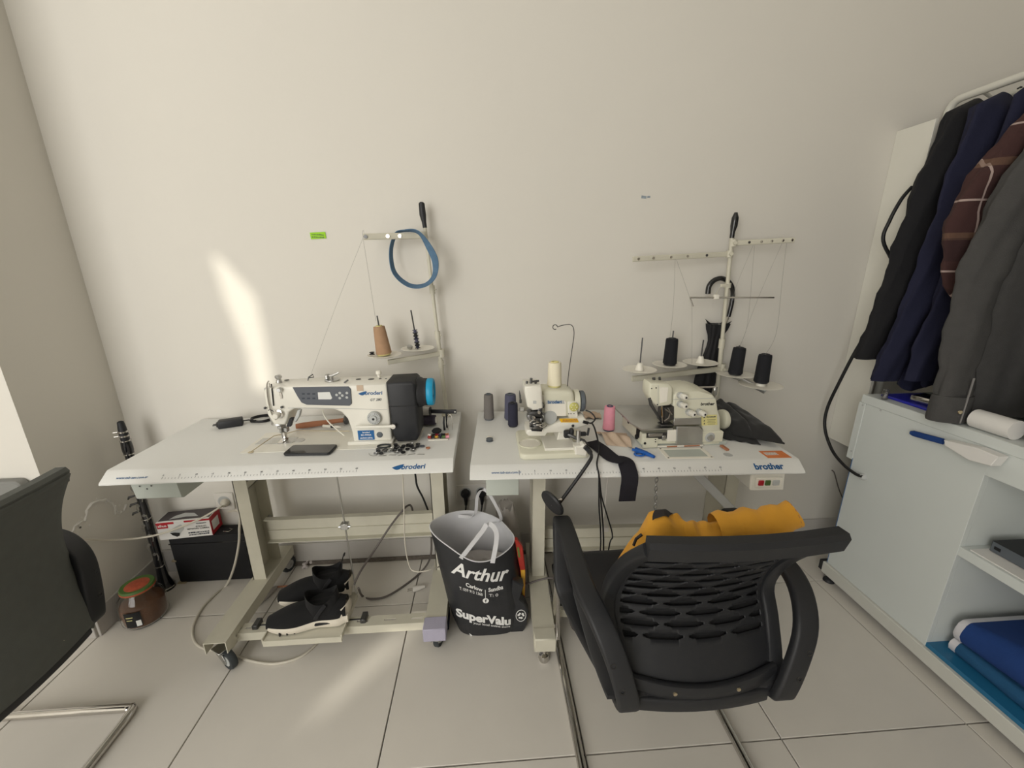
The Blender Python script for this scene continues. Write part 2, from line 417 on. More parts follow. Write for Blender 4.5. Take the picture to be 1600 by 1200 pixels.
# ================================================================== SEWING TABLES
TZ = .762
def caster(T, x, y, z, ang, brake=False):
    """swivel caster: plate, fork, wheel, hub"""
    R = .0365; M = Matrix.Translation((x, y, 0)) @ Matrix.Rotation(ang, 4, 'Z')
    f = MB().bb(-.025, .025, -.025, .025, z-.004, z, .001).cyl((0, 0, z-.016), (0, 0, z-.004), .016, n=14)
    for s in (-1, 1):
        f.prism([(-.020, z-.014), (.020, z-.014), (.034, R+.008), (.034, R-.008), (.018, R-.010), (-.014, z-.030)], 'y', s*.015-.0015, s*.015+.0015, .0004)
    f.bb(-.020, .020, -.0165, .0165, z-.018, z-.014, .001).cyl((.028, -.019, R), (.028, .019, R), .006, n=10)
    c = T.part('caster', f.move(M), 'steel', local=True)
    T.part('wheel', MB().lathe([(R*.55, -.010), (R*.92, -.011), (R, -.006), (R, .006), (R*.92, .011), (R*.55, .010)], (.028, 0, R), 24, (0, 1, 0)).move(M), 'rubber', c, local=True)
    T.part('wheel_hub', MB().lathe([(.006, -.0125), (R*.56, -.0115), (R*.56, .0115), (.006, .0125)], (.028, 0, R), 16, (0, 1, 0)).move(M), 'grey_dial', c, local=True)
def sewing_table(label, org, rz, L, D, c0, c1, casters, brand, num_max):
    T = Thing('sewing_table', label, 'table', org, rz)
    prof = [(D, TZ), (.006, TZ), (.0, TZ-.0016), (-.033, TZ-.0250), (-.0365, TZ-.029), (-.037, TZ-.033), (D, TZ-.033)]
    T.part('tabletop', MB().prism(prof, 'x', 0, L, .0015), 'laminate', local=True, smooth=30)
    # printed ruler on the sloping front edge
    slope = Vector((0, .033, .0234)).normalized(); nrm = Vector((1, 0, 0)).cross(slope)
    return T, slope, nrm
def frame_leg(T, x0, y0=.02, foot_y=(-.075, .44), open_front=True):
    """upright channel on a foot beam"""
    u = MB(); y1 = .225; y2 = .355; w = .052
    u.bb(x0, x0+.003, y1, y2, .128, TZ-.034).bb(x0, x0+w, y1, y1+.003, .128, TZ-.034).bb(x0, x0+w, y2-.003, y2, .128, TZ-.034)
    up = T.part('upright', u, 'cream_metal', local=True, smooth=0)
    T.part('bracket', MB().bb(x0+.003, x0+w-.004, y1+.003, y2-.003, .545, .549).bb(x0+w-.008, x0+w-.004, y1+.003, y2-.003, .545, .575), 'cream_metal', up, local=True, smooth=0)
    f = MB(); xa, xb = x0-.012, x0+w+.012; fa, fb = foot_y; za, zb = .080, .128
    f.bb(xa, xb, fa, fb, zb-.003, zb).bb(xa, xa+.003, fa, fb, za, zb-.003).bb(xb-.003, xb, fa, fb, za, zb-.003)
    T.part('foot_beam', f, 'cream_metal', local=True, smooth=0)
    T.part('top_bracket', MB().bb(x0-.002, x0+w+.002, .06, .44, TZ-.040, TZ-.033), 'cream_metal', local=True, smooth=0)
    return xa, xb
def table_frame(T, c0, c1, casters_spec, beamz=(.262, .372), lowy=-.012):
    xs = []
    for c in (c0, c1): xs.append(frame_leg(T, c))
    a, b = c0+.052, c1
    y = .300
    cb = T.part('cross_beam', MB().bb(a, b, y, y+.003, beamz[0], beamz[1]).bb(a, b, y-.022, y, beamz[1]-.003, beamz[1]).bb(a, b, y-.022, y, beamz[0], beamz[0]+.003).bb(a, b, y-.006, y, beamz[0]+.045, beamz[0]+.05), 'cream_metal', local=True, smooth=0)
    for x, z in ((a-.012, .30), (a-.012, .345)):
        T.part('bolt', MB().lathe([(.009, 0), (.009, .003), (.006, .006), (.001, .007)], (x, .353-.004, z), 10, (0, -1, 0)), 'steel', local=True)
    # slotted lower rail (angle section with cut slots)
    s = MB(); ya, yb = lowy, lowy+.045; z = .098; n = 7; step = (b-a)/n
    for k in range(n):
        q0, q1 = a+k*step, a+(k+1)*step
        s.bb(q0, q0+step*.28, ya, yb, z-.003, z).bb(q1-step*.28, q1, ya, yb, z-.003, z).bb(q0+step*.28, q1-step*.28, ya, ya+.018, z-.003, z).bb(q0+step*.28, q1-step*.28, yb-.018, yb, z-.003, z)
    s.bb(a, b, ya, ya+.003, z-.034, z-.003)
    T.part('slotted_rail', s, 'cream_metal', local=True, smooth=0)
    for q, sx in ((a, 1), (b, -1)):
        T.part('rail_plate', MB().bb(q-.004, q+.004, ya-.03, yb+.02, .058, .115, .002), 'cream_metal', local=True, smooth=0)
        for dy in (0, .03): T.part('bolt', MB().lathe([(.009, 0), (.009, .004), (.004, .008)], (q+sx*.004, ya-.008+dy, .098), 10, (sx, 0, 0)), 'steel', local=True)
    for (x, y, ang) in casters_spec: caster(T, x, y, .080, ang)
    return a, b
def ruler(T, x0, n, first, last, slope, nrm, hide=()):
    base = Vector((x0, -.0295, TZ-.0225)) + nrm*.0006
    r = MB()
    for k in range(n+1):
        h = .0085 if k % 5 == 0 else .0052
        p = base+Vector((k*.01, 0, 0)); w = Vector((.0009, 0, 0))
        r.add([p-w/2, p+w/2, p+w/2+slope*h, p-w/2+slope*h], [[0, 1, 2, 3]])
    g = T.part('ruler_scale', r, 'ink_dark', local=True, smooth=0)
    for k in range(0, n+1, 5):
        if k in hide: continue
        T.part('ruler_number', text_mb(str(k), .0078, base+Vector((k*.01, 0, 0))+slope*.0105, (1, 0, 0), slope, 'CENTER', bold=.01), 'ink_dark', g, local=True, smooth=0)

TL, slope, nrm = sewing_table('white laminate sewing table carrying the straight stitch machine with the blue handwheel', (-1.217, 1.243, 0), 0, 1.098, .457, 0, 0, None, None, 60)
table_frame(TL, .222, .978, [(.248, -.045, math.radians(-30)), (1.004, -.045, math.radians(78)), (.248, .40, math.radians(70)), (1.004, .40, math.radians(80))])
TL.part('foam_pad', MB().bb(.963, 1.045, -.0785, -.02, .076, .1315, .003), 'foam_lilac', local=True)
ruler(TL, .185, 60, 0, 60, slope, nrm)
def nose(x, dz=.0): return Vector((x, -.0255, TZ-.01968))+nrm*.0006+slope*dz
TL.part('web_address', text_mb('www.tab-san.com.tr', .0115, nose(.045, .001), (1, 0, 0), slope, shear=.2, bold=.012), 'ink_blue', local=True, smooth=0)
def logo(T, o, xd, yd, size, word, par=None, local=True, swoosh=True, m='ink_blue'):
    """comet-like swoosh followed by the word"""
    o, xd, yd = Vector(o), Vector(xd).normalized(), Vector(yd).normalized(); nn = xd.cross(yd)
    if swoosh:
        sw = MB(); C = []
        for k in range(13):
            t = k/12; C.append(o+xd*(size*1.55*t)+yd*(size*(.30+.42*math.sin(t*1.5)))+nn*.0004)
        Bt = [o+xd*(size*1.15*(k/12))+yd*(size*(.30-.34*math.sin((k/12)*2.6)))+nn*.0004 for k in range(13)]
        sw.loft([C, Bt], False, False); T.part('logo_swoosh', sw, m, par, 0, local)
    T.part('logo_word', text_mb(word, size, o+xd*(size*1.18 if swoosh else 0)+yd*size*.02, xd, yd, bold=.022, shear=.12), m, par, 0, local)
logo(TL, nose(.898, -.002), (1, 0, 0), slope, .0255, 'broderi')
# drawer hung under the left end
dr = TL.part('drawer', MB().prism([(.012, TZ-.034), (.022, .645), (.034, .637), (.235, .637), (.262, .66), (.262, TZ-.034)], 'x', .045, .190, .004, 2), 'drawer', local=True)
TL.part('drawer_lip', MB().bb(.038, .200, .004, .27, TZ-.046, TZ-.0335, .002), 'drawer', dr, local=True)
for k in range(3): TL.part('screw_hole', MB().lathe([(.003, 0), (.001, .0006)], (.075+.018*k, .0135+.003*(k % 2), .695-.012*(k % 2)), 8, (0, -1, 0)), 'dark_metal', dr, local=True)
# treadle with its pull rod
pd = MB(); pz = .103
pd.box((.535, .04, pz+.006), (.275, .20, .005), .001, Matrix.Rotation(math.radians(3), 4, 'X'))
pd.bb(.398, .672, -.062, -.056, pz-.020, pz+.004, .001).bb(.396, .400, -.06, .13, pz-.008, pz+.012).bb(.670, .674, -.06, .13, pz-.008, pz+.012)
ped = TL.part('treadle', pd, 'cream_metal', local=True)
TL.part('treadle_axle', MB().cyl((.34, .02, pz-.008), (.73, .02, pz-.008), .005, n=10).bb(.33, .35, .0, .04, pz-.02, pz+.012, .002).bb(.72, .74, .0, .04, pz-.02, pz+.012, .002), 'dark_metal', ped, local=True)
rx = .670
TL.part('pull_rod', MB().cyl((rx, .13, pz), (rx-.015, .13, TZ-.034), .0032, n=8), 'steel', local=True)
TL.part('rod_clamp', MB().bb(rx-.022, rx+.006, .120, .142, .42, .445, .002).cyl((rx-.03, .125, .432), (rx+.014, .125, .432), .004, n=8), 'steel', local=True)

ORG_R = (-.062, 1.187, 0); ROT_R = math.radians(-2.2)
TR, slope, nrm = sewing_table('white laminate sewing table with a red and green switch box under its top', ORG_R, ROT_R, 1.078, .505, 0, 0, None, None, 65)
table_frame(TR, .218, .985, [(.244, .40, math.radians(80)), (1.01, .40, math.radians(80)), (1.01, -.045, math.radians(60))], beamz=(.205, .315), lowy=.075)
TR.part('levelling_foot', MB().lathe([(.006, .080), (.006, .03), (.017, .024), (.020, .010), (.018, 0)], (.244, -.045, 0), 16), 'chrome', local=True)
TR.part('foot_cap', MB().bb(.205, .283, -.082, -.03, .074, .1315, .004), 'cream_metal', local=True)
ruler(TR, .157, 65, 0, 65, slope, nrm, hide=(30, 35))
def noseR(x, dz=.0): return Vector((x, -.0255, TZ-.01968))+nrm*.0006+slope*dz
TR.part('web_address', text_mb('www.tab-san.com.tr', .0115, noseR(.068, .001), (1, 0, 0), slope, shear=.2, bold=.012), 'ink_blue', local=True, smooth=0)
TR.part('logo_word', text_mb('brother', .030, noseR(.918, -.002), (1, 0, 0), slope, bold=.035), 'ink_blue', local=True, smooth=0)
dr = TR.part('drawer', MB().prism([(.008, TZ-.034), (.018, .640), (.030, .632), (.235, .632), (.262, .66), (.262, TZ-.034)], 'x', .048, .158, .004, 2), 'drawer', local=True)
TR.part('drawer_lip', MB().bb(.042, .164, .0, .27, TZ-.046, TZ-.0335, .002), 'drawer', dr, local=True)
# chute let into the top: frame, walls, bottom
ch = MB(); q = [(.655, .047), (.792, .047), (.792, .112), (.655, .112)]
x0, x1, y0, y1 = .660, .790, .028, .086
ch.bb(x0-.014, x1+.014, y0-.012, y0, TZ, TZ+.002, .0006).bb(x0-.014, x1+.014, y1, y1+.012, TZ, TZ+.002, .0006).bb(x0-.014, x0, y0, y1, TZ, TZ+.002, .0006).bb(x1, x1+.014, y0, y1, TZ, TZ+.002, .0006)
cf = TR.part('chute_frame', ch, 'disc_white', local=True, smooth=0)
TR.part('chute_pan', MB().bb(x0, x1, y0, y1, TZ, TZ+.0006), 'drawer', cf, local=True, smooth=0)
for sx, sy in ((x0-.007, y0-.006), (x1+.007, y0-.006), (x0-.007, y1+.006), (x1+.007, y1+.006)): TR.part('screw', MB().lathe([(.003, 0), (.002, .0012)], (sx, sy, TZ+.002), 8), 'dark_metal', cf, local=True)
TR.part('cable_hole', MB().lathe([(.015, 0), (.014, .0008), (.0125, .0006)], (.862, .040, TZ), 20), 'grey_dial', local=True)
TR.part('sticker', MB().bb(.98, 1.06, .010, .062, TZ, TZ+.0006), 'label_orange', local=True, smooth=0)
st = TR.part('sticker_print', MB().bb(.988, 1.03, .030, .050, TZ+.0006, TZ+.0009), 'ink_white', local=True, smooth=0)
TR.part('sticker_text', smudge((.990, .031, TZ+.0009), .038, .018, 2, (1, 0, 0), (0, 1, 0), 1), 'wood', st, local=True, smooth=0)
# switch box
bx = TR.part('switch_box', MB().prism([(-.030, TZ-.036), (-.036, .672), (.09, .672), (.09, TZ-.036)], 'x', .905, 1.018, .003), 'machine_white', local=True)
fx = lambda x, z: Vector((x, -.034-(TZ-.036-z)*.1, z))
TR.part('switch_panel', MB().box(fx(.962, .70), (.086, .006, .034), .001), 'disc_white', bx, local=True)
for x, m in ((.935, 'carton_red'), (.957, 'jar_lid_green'), (.984, 'grey_dial')):
    TR.part('push_button', MB().box(fx(x, .70)-Vector((0, .004, 0)), (.017 if m != 'grey_dial' else .022, .006, .018), .0015), m, bx, local=True)
# motor, chain and diagonal brace under the table
TR.part('oil_pan', MB().loft([[(.60+.055*math.cos(a)*s, .20+.10*math.sin(a)*s, z) for a in [k*2*PI/20 for k in range(20)]] for s, z in ((1.15, TZ-.034), (1.1, .715), (.8, .69), (.3, .683))]), 'dark_metal', local=True)
TR.part('pan_bracket', MB().bb(.55, .70, .21, .235, .672, .684, .003), 'cream_metal', local=True)
p0 = Vector((.70, .17, .70)); 
chn = MB()
for k in range(20):
    a = p0+Vector((-.012*k/19*2, .02*math.sin(k*.3), -.016*k)); t = k % 2
    chn.tube([a+(Vector((.006*math.cos(q), 0, .011*math.sin(q))) if t else Vector((0, .006*math.cos(q), .011*math.sin(q)))) for q in [j*2*PI/8 for j in range(8)]], .0016, 5, True)
TR.part('lift_chain', chn, 'steel', local=True)
TR.part('diagonal_brace', MB().sweep([(.745, .12, TZ-.05), (.955, .02, .50), (1.0, .0, .445)], rrect(.05, .03, .004), (0, 1, 0)), 'grey_dial', local=True)
TR.part('treadle', MB().box((.41, .19, .118), (.20, .20, .02), .006, Matrix.Rotation(math.radians(7), 4, 'X')), 'black_plastic', local=True)
TR.part('pull_rod', MB().cyl((.50, .24, .12), (.50, .16, TZ-.034), .003, n=8).bb(.489, .511, .155, .175, .385, .405, .002), 'thread_white', local=True)

def pon(pts, y): return [(lambda p: (p.x, p.z))(on(u, v, y=y)) for u, v in pts]
def knob(T, p, r, l, m, axis=(0, -1, 0), par=None, name='knob', n=14):
    return T.part(name, MB().lathe([(r*.9, 0), (r, l*.15), (r, l*.8), (r*.8, l), (r*.2, l)], p, n, axis), m, par)
# ================================================================== STRAIGHT STITCH MACHINE
Y0 = 1.379
SM = Thing('sewing_machine', 'white computerised straight stitch sewing machine with black motor and bright blue handwheel', 'sewing machine', (-.55, 1.43, TZ))
SM.part('bed', MB().prism([(-.86, 1.338), (-.255, 1.338), (-.255, 1.515), (-.86, 1.515)], 'z', TZ, TZ+.002, .0006), 'machine_white')
prof = [(-.715, .846), (-.752, .848), (-.768, .885), (-.767, .970), (-.755, .986), (-.350, .990), (-.350, .769), (-.486, .769), (-.489, .82), (-.498, .862), (-.515, .886), (-.540, .899), (-.675, .905), (-.694, .893), (-.704, .862)]
body = SM.part('arm', MB().prism(prof, 'y', Y0, 1.490, .007, 2), 'machine_white', smooth=50)
SM.part('base_flange', MB().bb(-.505, -.345, Y0-.012, 1.50, TZ+.001, TZ+.016, .004), 'machine_white', body)
mo = SM.part('motor_cover', MB().prism([(-.351, .992), (-.262, .995), (-.252, .985), (-.250, .79), (-.262, .772), (-.330, .770), (-.343, .80), (-.346, .86)], 'y', Y0-.008, 1.498, .008, 2), 'black_plastic', smooth=50)
SM.part('motor_seam', MB().bb(-.347, -.2495, Y0-.0085, Y0-.0075, .905, .908), 'ink_black', mo)
SM.part('wheel_hub', MB().lathe([(.056, 0), (.056, .012), (.050, .022), (.050, .034)], (-.254, 1.435, .938), 28, (1, 0, 0)), 'black_plastic', mo)
hw = SM.part('handwheel', MB().lathe([(.030, 0), (.0475, .001), (.050, .005), (.050, .020), (.047, .025), (.040, .026), (.036, .018), (.012, .018), (.010, .022), (.001, .022)], (-.221, 1.435, .938), 32, (1, 0, 0)), 'blue_wheel', smooth=35)
for k in range(6):
    a = k*PI/3; SM.part('wheel_slot', MB().box((-.2015, 1.435+.024*math.cos(a), .938+.024*math.sin(a)), (.002, .010, .006), .001, Matrix.Rotation(-a, 4, 'X')), 'ink_blue', hw)
# control panel
pn = SM.part('control_panel', MB().prism(pon([(457, 605.5), (544, 604), (548, 608), (549.5, 631), (546, 634), (479, 632.5), (471, 629), (465, 620)], Y0-.003), 'y', Y0-.004, Y0+.002, .0012), 'panel_grey')
SM.part('display', MB().prism(pon([(496.5, 613), (515, 612.5), (519, 622), (517, 624), (497.5, 624)], Y0-.005), 'y', Y0-.0052, Y0-.0038), 'screen', pn)
for (u, v) in ((526, 617), (531, 614), (535, 618), (531, 622), (542, 614), (542, 621)):
    p = on(u, v, y=Y0-.004); SM.part('button', MB().lathe([(.0048, 0), (.0045, .0012), (.002, .0014)], p, 12, (0, -1, 0)), 'grey_dial', pn)
for r in range(2):
    for c in range(3):
        p = on(474+c*8.2, 615.5+r*7, y=Y0-.004); SM.part('key_symbol', MB().box(p, (.0095, .0006, .0050), 0).box(p+Vector((0, -.0004, 0)), (.004, .0008, .0025), 0), 'ink_dark', pn, 0)
# logos on the pillar
lo = on(560, 617.5, y=Y0)
logo(SM, lo+Vector((0, -.0004, 0)), (1, 0, 0), (0, 0, 1), .0195, 'broderi', body, local=False)
SM.part('model_text', text_mb('GT 280', .0125, on(578, 626.5, y=Y0)+Vector((0, -.0004, 0)), (1, 0, 0), (0, 0, 1), shear=.35, bold=.02), 'ink_dark', body, 0)
SM.part('paper_tag', MB().bb(*sorted((on(558, 612, y=Y0).x, on(567, 600, y=Y0).x)), Y0-.0012, Y0-.0002, on(560, 611, y=Y0).z, on(560, 602, y=Y0).z), 'beige_cloth', body)
pl = SM.part('rating_plate', MB().bb(on(559.5, 680, y=Y0).x, on(585, 680, y=Y0).x, Y0-.0012, Y0+.001, on(572, 687, y=Y0).z, on(572, 672.5, y=Y0).z), 'label_blue', body, 0)
SM.part('plate_print', smudge(on(563, 686, y=Y0-.0012), .044, .0075, 2, seed=4), 'ink_white', pl, 0)
for i, (s, sz) in enumerate((('broderi', .0085), ('BD-9990A', .0085))):
    SM.part('plate_text', text_mb(s, sz, on(572.3, 676.6+4.2*i, y=Y0-.0012), (1, 0, 0), (0, 0, 1), 'CENTER', bold=.015), 'ink_white', pl, 0)
c = on(585.5, 652, y=Y0)
di = SM.part('stitch_dial', MB().lathe([(.024, 0), (.024, .010), (.022, .014), (.012, .014), (.011, .020), (.004, .020), (.0035, .012)], c, 30, (0, -1, 0)), 'grey_dial', smooth=35)
for k in range(18):
    a = k*2*PI/20+.3; SM.part('dial_mark', MB().box(c+Vector((.018*math.sin(a), -.0142, .018*math.cos(a))), (.0012, .0006, .004), 0, Matrix.Rotation(a, 4, 'Y')), 'ink_dark', di, 0)
SM.part('dial_centre', MB().cyl(c+Vector((0, -.0204, 0)), c+Vector((0, -.0195, 0)), .0045, n=12), 'ink_black', di)
a = on(556, 667.5, y=Y0-.02); b = on(617, 666, y=Y0-.02)
lv = SM.part('reverse_lever', MB().sweep([a, a.lerp(b, .5), b], rrect(.010, .010, .003), (0, 0, 1)), 'machine_white')
SM.part('lever_pivot', MB().cyl(b+Vector((-.006, -.004, 0)), b+Vector((-.006, .03, 0)), .009, n=14), 'chrome', lv)
knob(SM, on(593.5, 679, y=Y0+.001), .011, .003, 'pulley_grey', name='sight_cap', par=body)
SM.part('embossed_line', MB().tube([on(450, 637.5, y=Y0-.0004), on(535, 638.5, y=Y0-.0004), on(605, 640, y=Y0-.0004)], .0008, 5), 'grey_dial', body)
# face plate, thread path, needle and presser bars
fp = SM.part('face_plate', MB().prism([(1.40, .855), (1.485, .855), (1.488, .975), (1.40, .978)], 'x', -.775, -.766, .003), 'steel')
tk = on(424, 600, y=Y0-.002); tb = on(427.5, 634, y=Y0-.002)
SM.part('take_up_slot', MB().tube([tk, tb], .0022, 6), 'ink_black', body)
SM.part('take_up_lever', MB().tube([tk+Vector((-.004, -.004, .004)), tk+Vector((0, -.014, -.004)), tk+Vector((.003, -.006, -.012))], .0022, 8), 'chrome', body)
SM.part('thread_rail', MB().tube(catmull([on(u, v, y=Y0-.006) for u, v in ((420, 595), (417, 602), (419, 625), (424, 645), (431, 656))], 4), .0022, 8), 'chrome', body)
p = on(438.5, 608, y=Y0); knob(SM, p, .008, .016, 'brushed', name='thread_guide_knob', par=body)
SM.part('thread_guide_plate', MB().box(on(439, 618, y=Y0-.002), (.008, .003, .022), .001), 'chrome', body)
p = on(437, 646, y=Y0); tn = knob(SM, p, .016, .008, 'chrome', name='tension_disc', par=body)
SM.part('tension_dial', MB().lathe([(.011, .008), (.011, .024), (.008, .028), (.003, .028)], p+Vector((-.003, 0, -.002)), 16, (0, -1, 0)), 'machine_white', tn)
SM.part('check_spring', MB().tube([p+Vector((-.012, -.012, .012)), p+Vector((-.024, -.012, .02)), p+Vector((-.03, -.012, .016))], .0015, 6), 'dark_metal', tn)
for (u, v) in ((415, 637), (441, 636)): knob(SM, on(u, v, y=Y0-.003), .0045, .006, 'dark_metal', name='screw', par=body)
nx = on(437, 668, y=1.43).x
SM.part('needle_bar', MB().cyl((nx, 1.435, .86), (nx, 1.435, .795), .0045, n=10).cyl((nx, 1.435, .80), (nx, 1.435, TZ+.004), .0012, n=6).bb(nx-.008, nx+.008, 1.427, 1.443, .812, .824, .002), 'steel')
pf = SM.part('presser_bar', MB().cyl((nx+.006, 1.452, .87), (nx+.006, 1.452, .79), .0055, n=10).bb(nx-.004, nx+.018, 1.442, 1.462, .792, .812, .002), 'steel')
SM.part('presser_foot', MB().bb(nx-.006, nx+.014, 1.405, 1.452, TZ+.0036, TZ+.007, .001).bb(nx-.002, nx+.012, 1.437, 1.452, TZ+.006, .797, .003), 'chrome', pf)
SM.part('head_skirt', MB().lathe([(.030, .0), (.027, .012), (.012, .013)], (nx+.006, 1.43, .836), 18), 'brushed', body)
gd = [on(u, v, y=Y0-.004) for u, v in ((459, 657), (465, 641), (470, 640.5), (468, 650), (462, 660))]
lp = SM.part('lamp_guard', MB().prism([(p.x, p.z) for p in gd], 'y', Y0-.006, Y0+.010, .002), 'grey_dial')
SM.part('lamp_strip', MB().prism(pon([(452, 654), (457.5, 654), (453.5, 667), (447, 667)], Y0-.008), 'y', Y0-.008, Y0+.008, .001), 'black_plastic', lp)
SM.part('needle_plate', MB().bb(-.845, -.715, 1.405, 1.462, TZ+.002, TZ+.0032, .0004), 'brushed', smooth=0)
SM.part('slide_plate', MB().lathe([(.020, 0), (.019, .0012), (.002, .0012)], (-.700, 1.432, TZ+.002), 20), 'brushed')
# oil caps, guides and knobs on top
for (u, v, r) in ((448, 594, .008), (560, 592.5, .009), (580, 592.5, .011), (594, 592, .005), (603, 592, .004), (518, 594, .005)):
    p = on(u, v, z=.9895); p = Vector((p.x, min(1.47, max(1.395, p.y)), .9892)); SM.part('oil_cap', MB().lathe([(r, 0), (r, .0012), (r*.5, .002)], p, 16), 'dark_metal', body)
p = Vector((-.735, 1.43, .988)); SM.part('pressure_screw', MB().lathe([(.010, 0), (.009, .008), (.006, .012), (.011, .018), (.011, .024), (.008, .027)], p, 16), 'brushed', body)
p = Vector((-.395, 1.46, .990)); SM.part('oil_window', MB().lathe([(.006, 0), (.006, .010), (.010, .013), (.010, .023), (.007, .026)], p, 16), 'disc_white', body)
p = Vector((-.64, 1.44, .990)); SM.part('top_thread_guide', MB().tube([p, p+Vector((.004, 0, .012)), p+Vector((.02, 0, .022)), p+Vector((.022, 0, .012)), p+Vector((.006, 0, .010))], .0022, 6), 'dark_metal', body)
p = Vector((-.555, 1.44, .990))
bw = SM.part('bobbin_winder', MB().lathe([(.026, 0), (.026, .003), (.006, .004)], p, 20), 'brushed', body)
SM.part('winder_arm', MB().bb(p.x-.022, p.x-.010, 1.43, 1.45, .993, 1.012, .003).tube([p+Vector((-.016, 0, .014)), p+Vector((.006, -.004, .018)), p+Vector((.026, 0, .026))], .004, 8).cyl(p, p+Vector((.002, 0, .02)), .004, n=8), 'steel', bw)
p = Vector((-.50, 1.40, .989)); SM.part('screw', MB().tube([p, p+Vector((.008, 0, .006)), p+Vector((.014, 0, .010))], .0028, 6), 'dark_metal', body)

# ================================================================== THINGS ON THE LEFT TABLE
def on_table(u, v, dz=0): return on(u, v, z=TZ+dz)
# phone
P4 = [on_table(u, v) for u, v in ((440, 712), (457, 696), (528, 696), (519, 710))]
ctr = sum(P4, Vector())/4
TB = 1.262
phx = MB().prism(rrect(.158, .074, .010), 'z', 0, .008, .002, 2)
SH = Matrix.Translation((ctr.x+.005, ctr.y+.0, TZ)) @ Matrix.Rotation(math.radians(-3), 4, 'Z')
PH = Thing('smartphone', 'black smartphone lying face up in front of the straight stitch machine', 'phone', (ctr.x+.005, ctr.y-.012, TZ+.0024), math.radians(-3))
PH.part('phone_body', phx, 'black_plastic', local=True); PH.part('phone_screen', MB().prism(rrect(.152, .068, .008), 'z', .008, .0085), 'black_gloss', local=True)
# charger with a coiled lead
a = on_table(345, 668, .012); b = on_table(375, 660, .012); a = Vector((-1.085, 1.588, TZ)); b = Vector((-1.00, 1.625, TZ)); d = (b-a).normalized(); ang = math.atan2(d.y, d.x)
CH = Thing('power_adapter', 'black power adapter with its lead coiled into a ring near the wall', 'adapter', (a+b)/2, ang)
CH.part('adapter_body', MB().bb(-.042, .042, -.021, .021, 0, .030, .004, 2), 'black_plastic', local=True)
CH.part('adapter_prong', MB().cyl((-.042, .007, .015), (-.060, .007, .015), .0022, n=8).cyl((-.042, -.007, .015), (-.060, -.007, .015), .0022, n=8).bb(-.048, -.042, -.012, .012, .006, .024, .002), 'dark_metal', local=True)
co = [Vector((.042, .0, .015)), Vector((.062, .004, .014))]
for k in range(70):
    t = k/69*2*PI*3.2; co.append(Vector((.115+(.046+.003*math.sin(k*1.3))*math.cos(t+2.9), .012+(.036+.003*math.cos(k*.9))*math.sin(t+2.9), .004+.0035*(k/69*3.2))))
CH.part('adapter_lead', MB().tube(co, .0026, 6), 'cable_black', local=True)
# wire guide lying across the bed
single('wire_rod', 'thin bent metal rod lying across the machine bed, flat tip at one end', 'rod', MB().tube([on(u, v, z=TZ+.014) for u, v in ((392, 706), (428, 681), (447, 677.5), (463, 673), (480, 673), (546, 673.5))], .0016, 6).box(on(392, 706.5, z=TZ+.003), (.016, .012, .003), .001), 'brass')
# wooden handled hammer behind the machine
a = on(462, 664, y=1.545); b = on(537, 647, y=1.60); a.z = TZ+.014; b.z = TZ+.014
HM = Thing('hammer', 'small hammer with a bare wooden handle lying behind the machine arm', 'hammer', a.lerp(b, .5)-Vector((0, 0, .014)))
HM.part('handle', MB().tube([a.lerp(b, k/6) for k in range(7)], [.010, .012, .012, .011, .010, .009, .009], 12), 'wood')
d = (b-a).normalized(); sd_ = Vector((-d.y, d.x, 0)); HM.part('hammer_head', MB().tube([b+d*.006-sd_*.03, b+d*.006-sd_*.012, b+d*.006+sd_*.03], [.009, .012, .010], 10), 'dark_metal')
# marking pen and white tube in the arm opening
a = on(505, 665.5, z=TZ+.012); b = on(533, 667.5, z=TZ+.012)
PN = Thing('marking_pen', 'short white pen with a black ring under the machine arm', 'pen', a.lerp(b, .5)-Vector((0, 0, .005)))
PN.part('pen_barrel', MB().cyl(a, a.lerp(b, .45), .0055, n=10).tube([a.lerp(b, .62), a.lerp(b, .8), b], [.0055, .005, .001], 10), 'disc_white')
PN.part('pen_ring', MB().cyl(a.lerp(b, .45), a.lerp(b, .62), .0058, n=10), 'black_plastic')
single('air_tube', 'white bent tube running down behind the machine arm to the bed', 'tube', MB().tube(catmull([on(504, 641, y=1.47), on(507, 650, y=1.46), on(516, 662, y=1.44), Vector((on(545, 673, z=TZ+.014).x, 1.43, TZ+.016))], 5), .0026, 8), 'disc_white')
# buttons, bobbins and pins heaped by the motor
rr = random.Random(11)
single('rubber_ring', 'black rubber ring lying against the foot of the black motor', 'ring', MB().tube([Vector((-.372+.022*math.cos(k*PI/12), 1.349+.013*math.sin(k*PI/12), TZ+.0050)) for k in range(24)], .003, 8, True), 'rubber')
spots = []
NB = 0
bt = ((-.372, 1.318), (-.352, 1.308), (-.347, 1.330), (-.325, 1.338), (-.315, 1.322), (-.338, 1.349), (-.300, 1.352), (-.292, 1.342), (-.277, 1.356), (-.262, 1.345), (-.305, 1.335), (-.255, 1.330), (-.243, 1.322))
def scatter(n, x0, x1, y0, y1, dist, keep):
    out = []
    for _ in range(6000):
        if len(out) == n: break
        p = (rr.uniform(x0, x1), rr.uniform(y0, y1))
        if all((p[0]-q[0])**2+(p[1]-q[1])**2 > dist**2 for q in out) and keep(p): out.append(p)
    return out
clear_ring = lambda p: ((p[0]+.372)/.034)**2+((p[1]-1.349)/.025)**2 > 1
base_l = scatter(20, -.390, -.252, 1.290, 1.360, .0178, clear_ring)
bt = base_l+scatter(28-len(base_l), -.380, -.265, 1.298, 1.352, .0185, clear_ring)
while len(bt) < 28: bt.append((-.40+.018*(28-len(bt)), 1.280))
bt += [(-.236, 1.338), (-.214, 1.322)]
